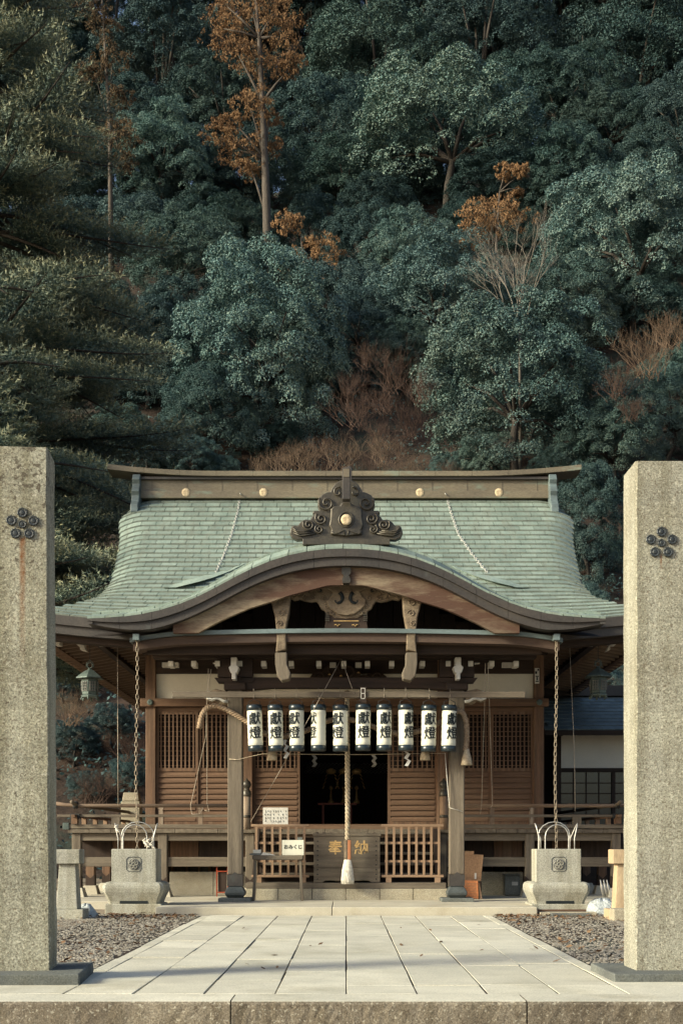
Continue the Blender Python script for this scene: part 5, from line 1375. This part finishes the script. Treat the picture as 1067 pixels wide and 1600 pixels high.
# ---- planks and stones near the right basin
for i, (a, b, c, y0, y1, z0, z1, m, lab) in enumerate((
        (842, 930, 0, 20.25, 20.5, .0, .05, 'stone_warm', 'flat stone slab lying in front of the right basin'),
        (860, 922, 0, 20.0, 20.2, .0, .045, 'stone_dark', 'dark short plank lying on the gravel by the right basin'),
        (835, 915, 0, 20.55, 20.62, .05, .08, 'red_x', 'reddish board lying across the flat slab by right basin'))):
    ym = (y0 + y1) / 2
    MB().box(X(a, ym), X(b, ym), y0, y1, z0 - .005, z1).solo('loose_board', M[m], (X((a + b) / 2, ym), ym, 0), lab, 'board', 'loose boards by the right basin', bevel=.008)
MB().box(X(958, 19), X(1000, 19), 19.0, 19.3, -.01, .17).solo('stone_block', M['stone_warm'], (X(975, 19), 19.1, 0), 'low warm stone block behind the right pillar', 'stone block', bevel=.015)
# stone marker behind the left railing
t = thing('stone_marker', W(204, 1390, 30), 'square stone marker seen behind the left veranda rail', 'marker')
x, y, z = W(204, 1390, 30)
MB().box(x - .22, x + .22, 30, 30.4, -.1, Z(1252, 30)).build('shaft', M['stone_warm'], t, bevel=.02)
MB().box(x - .2, x + .2, 30.02, 30.38, Z(1251.5, 30), Z(1238, 30), .03, .03).build('cap', M['stone_warm'], t, bevel=.02)
# ---- side building
SBY = 31.0
t = thing('side_building', (8, 32, 0), 'side building with grey tiled roof, white wall and glazed lattice', 'building')
xa = X(876, SBY)
MB().box(xa, 14, SBY, SBY + .12, Z(1200, SBY), Z(1147, SBY)).build('plaster_wall', M['plaster'], t)
MB().box(xa, 14, SBY - .03, SBY + .12, Z(1206, SBY), Z(1200.3, SBY)).build('lintel', M['dark_x'], t)
MB().box(xa, 14, SBY - .02, SBY + .12, .1, Z(1290, SBY)).build('lower_wall', M['dark_x'], t)
MB().box(xa - .2, xa - .01, SBY - .08, SBY + .12, .1, Z(1140, SBY)).build('corner_post', M['dark_z'], t)
for px in (958, 1010): MB().box(X(px, SBY) - .04, X(px, SBY) + .04, SBY - .02, SBY + .06, Z(1289.5, SBY), Z(1206.5, SBY)).build('window_post', M['dark_z'], t)
M['glass'] = mat('dark window glass', (.03, .045, .05), (.02, .03, .035), 2, rough=.06, bump=.02, spec=.8)
for a, b in ((xa, X(958, SBY) - .04), (X(958, SBY) + .04, X(1010, SBY) - .04), (X(1010, SBY) + .04, 14)):
    wd = MB().box(a, b, SBY + .05, SBY + .08, Z(1289.5, SBY), Z(1206.5, SBY)).build('window', M['glass'], t)
    n = max(2, int((b - a) / .26))
    for k in range(1, n): MB().box(a + (b - a) * k / n - .012, a + (b - a) * k / n + .012, SBY + .02, SBY + .045, Z(1289, SBY), Z(1207, SBY)).build('muntin', M['dark_z'], wd)
    for k in range(1, 5): z = Z(1289 - 82 * k / 5, SBY); MB().box(a, b, SBY + .022, SBY + .043, z - .012, z + .012).build('muntin', M['dark_x'], wd)
rf = MB().grid([[(xa - .5, 30.3, 3.80), (14, 30.3, 3.80)], [(xa - .5, 33.5, 5.0), (14, 33.5, 5.0)]], smooth=False).build('roof', M['stone_dark'], t)
me = MB().box(-.135, .135, 0, .34, -.01, .02).mesh('roof_tile'); me.materials.append(M['copper_tile_blue'])
for j in range(9):
    for k in range(17):
        share('roof_tile', me, rf, (xa - .36 + .275 * k + (.13 if j % 2 else 0), 30.3 + .31 * j, 3.83 + .31 * j * .375), (R(20.5 - 3), 0, 0))
MB().box(xa - .5, 14, 30.25, 30.35, 3.70, 3.81).build('eave_board', M['dark_x'], t)
MB().box(xa - .5, 14, 33.3, 33.7, 4.98, 5.25).build('ridge', M['copper_dark'], t)
MB().box(xa - .2, 14, SBY + .15, 35, .1, 3.7).build('rear_block', M['dark_x'], t)
MB().prism_x([(30.3, 3.81), (33.5, 5.0), (36, 4.0), (36, 3.7), (30.3, 3.7)], xa - .19, xa - .05).build('gable_end', M['dark_x'], t)
# ================================================================== the wooded slope
fr = np.random.default_rng(11)
def sph(n):
    v = fr.normal(size=(n, 3)); return unit(v)
def leaves_on(centres, radii, per, ln, wd, outward, jitter=.5, up=.5, keep=-.25, shell=(.72, 1.06), droop=0.0):
    m = len(centres); n = m * per
    C = np.repeat(centres, per, 0); Rr = np.repeat(radii, per)[:, None]
    d = sph(n); d[:, 2] = np.where(d[:, 2] < -.35, -d[:, 2], d[:, 2])
    ow = unit(np.repeat(outward, per, 0))
    ok = (d * ow).sum(1) > keep
    C, Rr, d = C[ok], Rr[ok], d[ok]; n = len(d)
    P = C + d * Rr * fr.uniform(*shell, (n, 1))
    Nn = unit(d * .8 + np.array([0, 0, up]) + fr.normal(0, jitter, (n, 3)))
    D = unit(np.cross(Nn, sph(n)) + np.array([0, 0, -droop]))
    s = fr.uniform(.7, 1.3, (n, 1))
    return leaf_quads(P, D, Nn, ln * s, wd * s)
def make_crown(name, seed, nl=17, nc=17, per=600, zs=.85, ln=.0205, wd=.0118, zmin=-.35):
    global fr
    fr = np.random.default_rng(seed)
    ld = []
    while len(ld) < nl:
        v = sph(1)[0]
        if v[2] < zmin: continue
        if all(np.dot(v, u) < math.cos(.55) for u in ld) or fr.random() < .04: ld.append(v)
    ld = np.array(ld); lc = ld * fr.uniform(.52, .72, (nl, 1)) * np.array([1, 1, zs]); lr = fr.uniform(.30, .46, nl)
    cs, rs, ow = [], [], []
    for c, r_, d in zip(lc, lr, ld):
        k = 0
        while k < nc:
            v = sph(1)[0]
            if np.dot(v, d) < -.2 and v[2] < .3: continue
            cs.append(c + v * r_ * fr.uniform(.7, .95)); rs.append(fr.uniform(.085, .155)); ow.append(v * .7 + d * .5); k += 1
    V, Fq = leaves_on(np.array(cs), np.array(rs), per, ln, wd, np.array(ow))
    me = np_mesh(V, Fq, 'crown', M['leaf'])
    # trunk and limbs in the same unit space (crown centre at z=1)
    mb = MB(); rr = random.Random(seed)
    b = [(rr.uniform(-.05, .05) * k, rr.uniform(-.05, .05) * k, k / 4) for k in range(5)]
    mb.tube(b, [.055, .045, .04, .035, .028], 8)
    for c in lc[::2]:
        p0 = Vector(b[3]); p2 = Vector((c[0], c[1], 1 + c[2] * .9)); pm = p0.lerp(p2, .5) + Vector((0, 0, .08))
        mb.tube([p0, pm, p2], [.025, .018, .006], 5)
    tm = mb.mesh('trunk'); tm.materials.append(M['bark'])
    return me, tm
CR = [make_crown('c', 100 + i, nl=[20, 22, 18, 20, 16][i], zs=[.9, 1.05, .75, .95, .65][i], zmin=[-.75, -.85, -.55, -.75, -.3][i]) for i in range(4)]
def rear_label(px, py):
    h_ = 'left' if px < 330 else ('middle' if px < 720 else 'right'); v_ = 'top' if py < 80 else ('upper' if py < 230 else ('central' if py < 420 else 'lower'))
    return 'dim evergreen tree in the shaded rear of the slope, %s %s part' % (v_, h_)
def place_tree(px, py, rpx, v, m, label, group=None, back=0.0, asp=1.0, hcf=1.1, name='evergreen_tree', ymin=41.5, y=None, cat='tree'):
    if y is None:
        y = ymin
        while y < 160:
            Rr = rpx * y / F; x = X(px, y)
            if Z(py, y) - hz(x, y) <= Rr * hcf + .8: break
            y += .4
        y += back
    Rr = rpx * y / F; x = X(px, y); zc = Z(py, y); gz = min(hz(x, y), zc - Rr * .6) - .1
    t = thing(name, (x, y, gz), label or rear_label(px, py), cat, group)
    cme, tme = CR[(v if v < 4 else 2)]
    c = bpy.data.objects.new('crown', cme); link(c, t); c.location = (0, 0, zc - gz); c.scale = (Rr, Rr, Rr * asp); c.rotation_euler = (0, 0, rng.uniform(0, 6.28))
    if m != 'leaf':
        c.material_slots[0].link = 'OBJECT'; c.material_slots[0].material = M[m]
    k = bpy.data.objects.new('trunk', tme); link(k, t); k.scale = (Rr, Rr, zc - gz); k.rotation_euler = c.rotation_euler
    return t
T = 'evergreen_tree'
near = [
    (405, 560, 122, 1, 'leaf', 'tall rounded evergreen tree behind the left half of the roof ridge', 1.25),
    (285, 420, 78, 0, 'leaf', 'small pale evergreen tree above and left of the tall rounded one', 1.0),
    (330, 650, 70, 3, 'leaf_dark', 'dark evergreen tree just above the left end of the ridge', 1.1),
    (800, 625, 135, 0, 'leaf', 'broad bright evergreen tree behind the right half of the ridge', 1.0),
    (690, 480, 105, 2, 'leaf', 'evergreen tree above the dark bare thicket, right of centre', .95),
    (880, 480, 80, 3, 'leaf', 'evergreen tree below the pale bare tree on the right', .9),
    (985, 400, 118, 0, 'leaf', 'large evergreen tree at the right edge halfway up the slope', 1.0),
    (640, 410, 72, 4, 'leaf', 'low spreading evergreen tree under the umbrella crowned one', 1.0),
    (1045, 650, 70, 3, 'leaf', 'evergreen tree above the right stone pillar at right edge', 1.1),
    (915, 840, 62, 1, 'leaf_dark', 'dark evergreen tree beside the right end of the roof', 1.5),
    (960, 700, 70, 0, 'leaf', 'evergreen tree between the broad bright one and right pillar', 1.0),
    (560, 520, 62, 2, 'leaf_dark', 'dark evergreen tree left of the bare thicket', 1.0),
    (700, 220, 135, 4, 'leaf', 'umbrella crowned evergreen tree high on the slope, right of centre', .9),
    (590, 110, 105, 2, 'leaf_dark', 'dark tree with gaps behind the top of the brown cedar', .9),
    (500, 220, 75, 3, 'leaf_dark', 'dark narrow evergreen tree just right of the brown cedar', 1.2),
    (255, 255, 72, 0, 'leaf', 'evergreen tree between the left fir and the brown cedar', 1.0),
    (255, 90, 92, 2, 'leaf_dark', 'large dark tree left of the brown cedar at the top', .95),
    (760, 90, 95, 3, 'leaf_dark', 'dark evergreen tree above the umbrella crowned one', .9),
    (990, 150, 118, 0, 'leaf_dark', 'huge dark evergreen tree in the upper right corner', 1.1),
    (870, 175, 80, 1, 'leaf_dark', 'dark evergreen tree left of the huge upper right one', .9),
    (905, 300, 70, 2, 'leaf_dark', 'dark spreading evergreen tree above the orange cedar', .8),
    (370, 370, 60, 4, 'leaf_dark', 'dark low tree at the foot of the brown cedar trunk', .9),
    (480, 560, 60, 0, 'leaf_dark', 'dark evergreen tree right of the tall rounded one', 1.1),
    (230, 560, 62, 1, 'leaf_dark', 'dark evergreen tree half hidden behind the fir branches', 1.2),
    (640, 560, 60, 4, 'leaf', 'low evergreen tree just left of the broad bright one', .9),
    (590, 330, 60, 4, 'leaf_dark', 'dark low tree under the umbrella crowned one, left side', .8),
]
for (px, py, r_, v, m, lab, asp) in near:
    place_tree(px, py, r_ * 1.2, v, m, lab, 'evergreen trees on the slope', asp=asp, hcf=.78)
for (px, py, r_, v, m, lab, y) in ((300, 722, 44, 0, 'leaf_dark', 'low dark shrub behind the left end of the ridge', 46), (225, 705, 50, 3, 'leaf_dark', 'dark shrub left of the ridge end, under the fir', 47), (700, 735, 34, 2, 'leaf', 'low green shrub above the right roof chain', 46), (870, 735, 46, 0, 'leaf', 'green shrub at the right end of the ridge', 47),
        (160, 745, 46, 1, 'leaf_dark', 'dark shrub between the left pillar and the roof', 45), (350, 735, 30, 3, 'leaf', 'small green shrub above the left roof chain', 46), (440, 690, 38, 0, 'leaf_dark', 'dark shrub right of the tall rounded tree foot', 50), (760, 715, 50, 3, 'leaf', 'green shrub below the broad bright tree', 48), (185, 680, 55, 0, 'leaf', 'green shrub just below the lowest fir bough', 48), (270, 690, 46, 2, 'leaf', 'green shrub left of the tall rounded tree foot', 48)):
    place_tree(px, py, r_, v, m, lab, 'shrubs above the roof ridge', name='shrub', cat='shrub', asp=.9, hcf=.55)
k = 0
for j, py in enumerate((-45, 20, 100, 190, 290, 390, 500, 620)):
    for i in range(11):
        px = -60 + 118 * i + (55 if j % 2 else 0) + rng.uniform(-25, 25)
        if j <= 1 and rng.random() < (.30 if j == 0 else .12): continue
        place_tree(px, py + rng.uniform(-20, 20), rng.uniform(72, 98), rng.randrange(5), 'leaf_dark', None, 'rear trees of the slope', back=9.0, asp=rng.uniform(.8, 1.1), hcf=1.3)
for py in (50, 150, 250, 350):
    for i in range(9):
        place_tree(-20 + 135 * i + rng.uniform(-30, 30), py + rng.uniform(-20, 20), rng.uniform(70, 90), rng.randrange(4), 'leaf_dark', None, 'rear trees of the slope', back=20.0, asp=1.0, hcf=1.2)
# shrubs behind the left and right of the hall
for px, py, r_, v, lab in ((115, 1160, 46, 0, 'blue green shrub behind the left bronze lantern'), (175, 1130, 42, 2, 'blue green shrub between left railing and corner post'), (205, 1205, 36, 3, 'low blue green shrub above the stone marker'),
                           (135, 1230, 34, 4, 'low blue green shrub beyond the left railing corner'), (100, 1060, 44, 1, 'dark shrub under the left eave end')):
    place_tree(px, py, r_, v, 'leaf_blue', lab, 'shrubs beside the hall', name='shrub', cat='shrub', asp=.9, hcf=.3, ymin=41.0)
for px, py, r_, v, lab in ((945, 1085, 60, 0, 'bushy shrub behind the right bronze lantern'), (905, 960, 60, 3, 'dark shrub under the right eave end')):
    place_tree(px, py, r_, v, 'leaf', lab, 'shrubs beside the hall', name='shrub', cat='shrub', hcf=.4, ymin=41.0)
# ---- trees made of separate foliage sprays
def spray_tree(name, label, y, clumps, trunk, m, group=None, ln=.22, wd=.05, per=24, nsub=70, bark='bark_mid', r0=.3, droop=.9):
    global fr
    fr = np.random.default_rng(int(sum(c[0] for c in clumps)))
    base = trunk[0]; bp = Vector((X(base[0], y), y, Z(base[1], y)))
    g_ = hz(bp.x, bp.y); bp.z = min(bp.z, g_)
    t = thing(name, bp, label, 'tree', group)
    C, Rr, O = [], [], []
    for (px, py, rp) in clumps:
        c = np.array([X(px, y), y + fr.uniform(-.8, .8), Z(py, y)]); r_ = rp * y / F * .92
        for _ in range(nsub):
            v = sph(1)[0]
            C.append(c + v * r_ * fr.uniform(.3, 1.15) * np.array([1.1, 1, .75])); Rr.append(r_ * fr.uniform(.14, .26)); O.append(v)
    V, Fq = leaves_on(np.array(C), np.array(Rr), per, ln, wd, np.array(O), jitter=.7, up=.2, keep=-.6, shell=(.4, 1.1), droop=droop)
    me = np_mesh(V - np.array(bp), Fq, 'foliage', M[m]); o = bpy.data.objects.new('foliage', me); link(o, t, bp)
    pts = [tuple(bp)] + [(X(a, y), y, Z(b, y)) for a, b in trunk[1:]]
    n = len(pts)
    MB().tube(pts, [r0 * (1 - .75 * k / (n - 1)) for k in range(n)], 9).build('trunk', M[bark], t)
    for (px, py, rp) in clumps:
        c = Vector((X(px, y), y, Z(py, y)))
        a = min((Vector(p) for p in pts), key=lambda p: (p - c).length + (3 if p.z > c.z else 0))
        MB().tube([a, a.lerp(c, .5) + Vector((0, 0, .1)), c], [r0 * .35, r0 * .22, .03], 5).build('limb', M[bark], t)
    return t
spray_tree('cedar_tree', 'tall cedar with rust brown foliage and pale trunk, left of centre', 90,
           [(350, 45, 36), (395, 20, 40), (440, 60, 38), (372, 85, 30), (408, 100, 36), (452, 108, 26), (430, 20, 36), (392, 170, 34), (345, 215, 28), (375, 235, 34), (412, 222, 28), (392, 262, 24), (355, 10, 30), (420, 180, 20), (365, 190, 22)],
           [(420, 440), (417, 340), (414, 250), (410, 160), (405, 60), (400, 0)], 'cedar', r0=.36)
spray_tree('cedar_tree', 'small cedar with brown foliage below the tall rust brown cedar', 86,
           [(452, 358, 24), (462, 402, 30), (505, 395, 30), (520, 432, 24), (448, 432, 26), (485, 425, 20)], [(480, 520), (478, 440), (470, 370)], 'cedar', r0=.15)
spray_tree('cedar_tree', 'small bright orange cedar behind the pale bare tree', 88,
           [(742, 345, 30), (772, 325, 34), (802, 345, 30), (730, 375, 24), (765, 362, 28), (790, 268, 17), (812, 275, 14), (810, 295, 10)], [(775, 480), (775, 380), (780, 300)], 'cedar', r0=.15)
spray_tree('cedar_tree', 'brown cedar partly hidden behind the top of the left fir', 88,
           [(140, 10, 30), (165, 45, 28), (175, 95, 28), (150, 120, 26), (185, 160, 24), (190, 225, 34), (175, 190, 26), (195, 255, 22)][::1], [(175, 420), (172, 200), (160, 0)], 'cedar_dull', r0=.22)
# ---- firs on the left
def fir(x, y, H_, z0, z1, rmax, label, seed, tilt=0.0):
    global fr
    fr = np.random.default_rng(seed); rr = random.Random(seed)
    gz = hz(x, y)
    t = thing('fir_tree', (x, y, gz), label, 'tree', 'fir trees left of the hall')
    MB().tube([(x, y, gz - .2), (x, y, gz + H_ * .5), (x, y, gz + H_)], [.42, .28, .04], 10).build('trunk', M['bark'], t)
    FP, FD, FL, FT = [], [], [], []
    z = z0; br = 0; limbs = MB()
    while z < z1:
        f = (z - z0) / (gz + H_ - z0)
        for q in range(4):
            az = rr.uniform(0, 2 * math.pi)
            Lb = rmax * (1 - f) ** .75 * rr.uniform(.7, 1.05)
            if Lb < .5: continue
            d = Vector((math.cos(az), math.sin(az), 0))
            s0 = Vector((x, y, z + rr.uniform(-.6, .6))); pts = []; dr = (rr.uniform(-.15, .5), rr.uniform(.25, .6))
            for u in np.linspace(0, 1, 9):
                pts.append(s0 + d * (Lb * u) + Vector((0, 0, Lb * (dr[0] * u - dr[1] * u * u + .20 * u ** 3))))
            if br < 240:
                limbs_path = pts
                limbs.tube(limbs_path, [.07 * (1 - .85 * u) for u in np.linspace(0, 1, 9)], 5)
            br += 1
            side = Vector((-d.y, d.x, 0))
            ns = int(Lb / .24)
            for k in range(ns):
                u = .18 + .82 * k / ns; i = min(7, int(u * 8)); p = pts[i].lerp(pts[i + 1], u * 8 - i)
                l2 = Lb * .36 * (1.08 - u) + .25
                for sg in (-1, 1):
                    dd = (side * sg * .8 + d * .62 + Vector((0, 0, rr.uniform(-.12, .12)))).normalized()
                    nf = int(l2 / .17)
                    for j in range(nf):
                        w_ = (j + .5) / nf; pp = p + dd * (l2 * w_) + Vector((0, 0, -.12 * w_ * w_ * l2))
                        for s2 in ((1,) if j == nf - 1 else (-1, 1)):
                            sd = (dd * .8 + dd.cross(Vector((0, 0, 1))) * (s2 * .65 if j < nf - 1 else 0) + Vector((0, 0, rr.uniform(.15, .6)))).normalized()
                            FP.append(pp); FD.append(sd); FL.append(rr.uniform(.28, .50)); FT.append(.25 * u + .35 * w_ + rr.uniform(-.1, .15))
        z += .46
    FP = np.array([tuple(p) for p in FP]); FD = np.array([tuple(p) for p in FD]); FL = np.array(FL)
    n = len(FP); kn = 12
    # needles: narrow triangles along every finger
    tt = np.linspace(.05, 1, kn)
    P = FP[:, None] + FD[:, None] * (FL[:, None] * tt)[:, :, None]
    rd = unit(fr.normal(size=(n, kn, 3))); rd = rd - FD[:, None] * (rd * FD[:, None]).sum(2, keepdims=True); rd = unit(rd)
    nd = unit(rd + FD[:, None] * .8 + np.array([0, 0, .15]))
    sw = unit(np.cross(nd, unit(fr.normal(size=(n, kn, 3)))))
    ln = .11; wd = .030
    A = P - sw * wd * .5; B = P + sw * wd * .5; C = P + nd * ln
    V = np.stack([A, B, C], 2).reshape(-1, 3)
    # twig spine
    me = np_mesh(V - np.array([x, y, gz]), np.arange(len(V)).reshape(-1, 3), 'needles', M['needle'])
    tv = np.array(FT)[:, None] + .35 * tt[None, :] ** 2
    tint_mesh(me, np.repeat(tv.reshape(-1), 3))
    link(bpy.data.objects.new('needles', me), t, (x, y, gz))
    limbs.build('boughs', M['bark'], t, fix=False)
    return t, n
t1, n1 = fir(-10.2, 36.0, 36, 9.5, 25.5, 6.6, 'large fir tree filling the upper left corner', 3)
t2, n2 = fir(-8.9, 31.5, 15.5, 6.0, 14.8, 6.4, 'nearer fir tree with long boughs above the left pillar', 8)
print('fir fingers', n1, n2)
# ---- bare trees and thickets
def bare_mesh(seed, depth=5, n0=1, spread=.55, up=.6, r0=.05, l0=1.0, kids=3):
    rr = random.Random(seed); mb = MB()
    def grow(p, d, l, r_, k):
        pts = [p]; q = p; dd = d
        for _ in range(3):
            dd = (dd + Vector((rr.uniform(-.18, .18), rr.uniform(-.18, .18), rr.uniform(-.05, .14)))).normalized(); q = q + dd * (l / 3); pts.append(q)
        mb.tube(pts, [r_, r_ * .85, r_ * .7, r_ * .55], 4 if k < 3 else 3, cap=False)
        if k >= depth: return
        for _ in range(kids):
            i = rr.choice((2, 3, 3)); nd = (dd + Vector((rr.gauss(0, spread), rr.gauss(0, spread), rr.gauss(.1, spread * .6)))).normalized()
            grow(pts[i], nd, l * rr.uniform(.55, .85), r_ * .55, k + 1)
    for _ in range(n0):
        a = rr.uniform(0, 6.28); s_ = rr.uniform(.1, 1.0) if n0 > 1 else 0.05
        grow(Vector((rr.gauss(0, .25) if n0 > 1 else 0, rr.gauss(0, .25) if n0 > 1 else 0, 0)), Vector((math.cos(a) * s_, math.sin(a) * s_, up)).normalized(), l0 * rr.uniform(.7, 1.2), r0, 0)
    return mb
y = 66
b = bare_mesh(4, 5, 6, .34, 1.5, .05, 2.0, 3).mesh('branches'); b.materials.append(M['bark_pale'])
p = W(812, 510, y); t = thing('bare_tree', p, 'pale leafless tree with fanned branches right of centre', 'tree', 'leafless trees')
link(bpy.data.objects.new('branches', b), t, p)
MB().tube([(p[0], y, hz(p[0], y) - .3), p], [.1, .075], 6).build('trunk', M['bark_pale'], t)
th = []
for i in range(3):
    for mm in ('twig', 'twig_pale'):
        m_ = bare_mesh(30 + i, 3, 26, .5, .8, .012, .55, 3).mesh('stems'); m_.materials.append(M[mm]); th.append(m_)
def thicket(px, py, rp, y, kind, label, sz=1.0):
    Rr = rp * y / F; x = X(px, y); z = Z(py, y) - Rr * .6
    o = bpy.data.objects.new('bare_shrub', th[rng.randrange(3) * 2 + kind]); o.location = (x, y, z); link(o, None, (x, y, z))
    s_ = Rr / .95; o.scale = (s_, s_, s_ * sz); o.rotation_euler = (0, 0, rng.uniform(0, 6.28)); tag(o, label, 'shrub', 'leafless shrubs')
for i, (px, py, rp, y, kd, lab) in enumerate((
    (560, 640, 62, 57, 0, 'dark red leafless thicket left of the broad bright tree'), (610, 585, 58, 60, 0, 'dark red leafless thicket higher in the central gap'), (640, 660, 50, 56, 0, 'dark red leafless thicket touching the broad bright tree'),
    (470, 715, 50, 47, 1, 'straw coloured brush just left of the gable ornament tip'), (535, 712, 50, 46, 1, 'straw coloured brush behind the gable ornament tip'), (600, 705, 52, 47, 1, 'straw coloured brush just right of the gable ornament tip'), (650, 728, 34, 46, 1, 'straw coloured brush at the foot of the broad bright tree'), (405, 735, 34, 46, 1, 'straw coloured brush above the left roof chain'),
    (1010, 560, 62, 60, 1, 'pinkish bare brush at the right edge above the pillar'), (960, 600, 46, 59, 0, 'dark red bare brush beside the broad bright tree'), (1045, 520, 46, 62, 1, 'pale bare brush at the right edge, upper one'), (985, 640, 36, 57, 0, 'small dark bare brush above the right pillar'),
    (125, 880, 48, 44, 0, 'leafless shrub left of the roof beside the left pillar'), (105, 930, 36, 43, 1, 'pale leafless shrub by the left eave end'), (150, 840, 36, 45, 0, 'leafless shrub touching the left roof edge'),
    (110, 1110, 40, 42, 1, 'pale leafless shrub below the left bronze lantern'), (150, 1230, 44, 42, 0, 'leafless shrub on the bank behind the left veranda'), (205, 1170, 34, 42, 0, 'leafless shrub beside the left corner post'),
    (950, 1090, 40, 41, 1, 'straw coloured shrub behind the right bronze lantern'), (700, 735, 26, 46, 1, 'small straw brush above the right roof chain'))):
    thicket(px, py, rp * (.8 if y > 45 else 1), y, kd, lab)
for i in range(12):
    px, py = [(440, 722), (500, 700), (520, 735), (575, 735), (630, 742), (590, 675), (545, 600), (655, 610), (600, 630), (570, 560), (625, 700), (490, 740), (680, 745), (530, 660), (610, 745), (455, 745)][i]
    thicket(px, py, rng.uniform(24, 36), 46.5 + (745 - py) * .075, 0 if py < 690 else rng.randrange(2), 'tangled leafless brush filling the gap above the roof ridge')
# ---- undergrowth on the bank
fr = np.random.default_rng(77)
n = 90000
ux = fr.uniform(-1, 1, n); uy = 40 + 75 * fr.random(n) ** 1.6; ux = ux * (8 + uy * .27)
uz = np.array([hz(a, b) for a, b in zip(ux, uy)])
cl = np.sin(ux * 1.3 + uy * .4) + np.sin(uy * 1.1 - ux * .5) + fr.normal(0, .6, n)
ok = cl > .1
P = np.stack([ux, uy, uz + fr.random(n) ** 1.5 * 1.1], 1)[ok]; n = len(P)
Nn = unit(fr.normal(0, .5, (n, 3)) + np.array([0, -.4, .8])); D = unit(np.cross(Nn, sph(n))); s_ = fr.uniform(.7, 1.4, (n, 1)) * (.10 + P[:, 1:2] * .0008)
V, Fq = leaf_quads(P, D, Nn, s_ * 1.3, s_ * .7)
o = link(bpy.data.objects.new('undergrowth', np_mesh(V, Fq, 'undergrowth', M['leaf_dark']))); tag(o, 'dark leafy undergrowth covering the bank between the trees', 'undergrowth', kind='stuff')
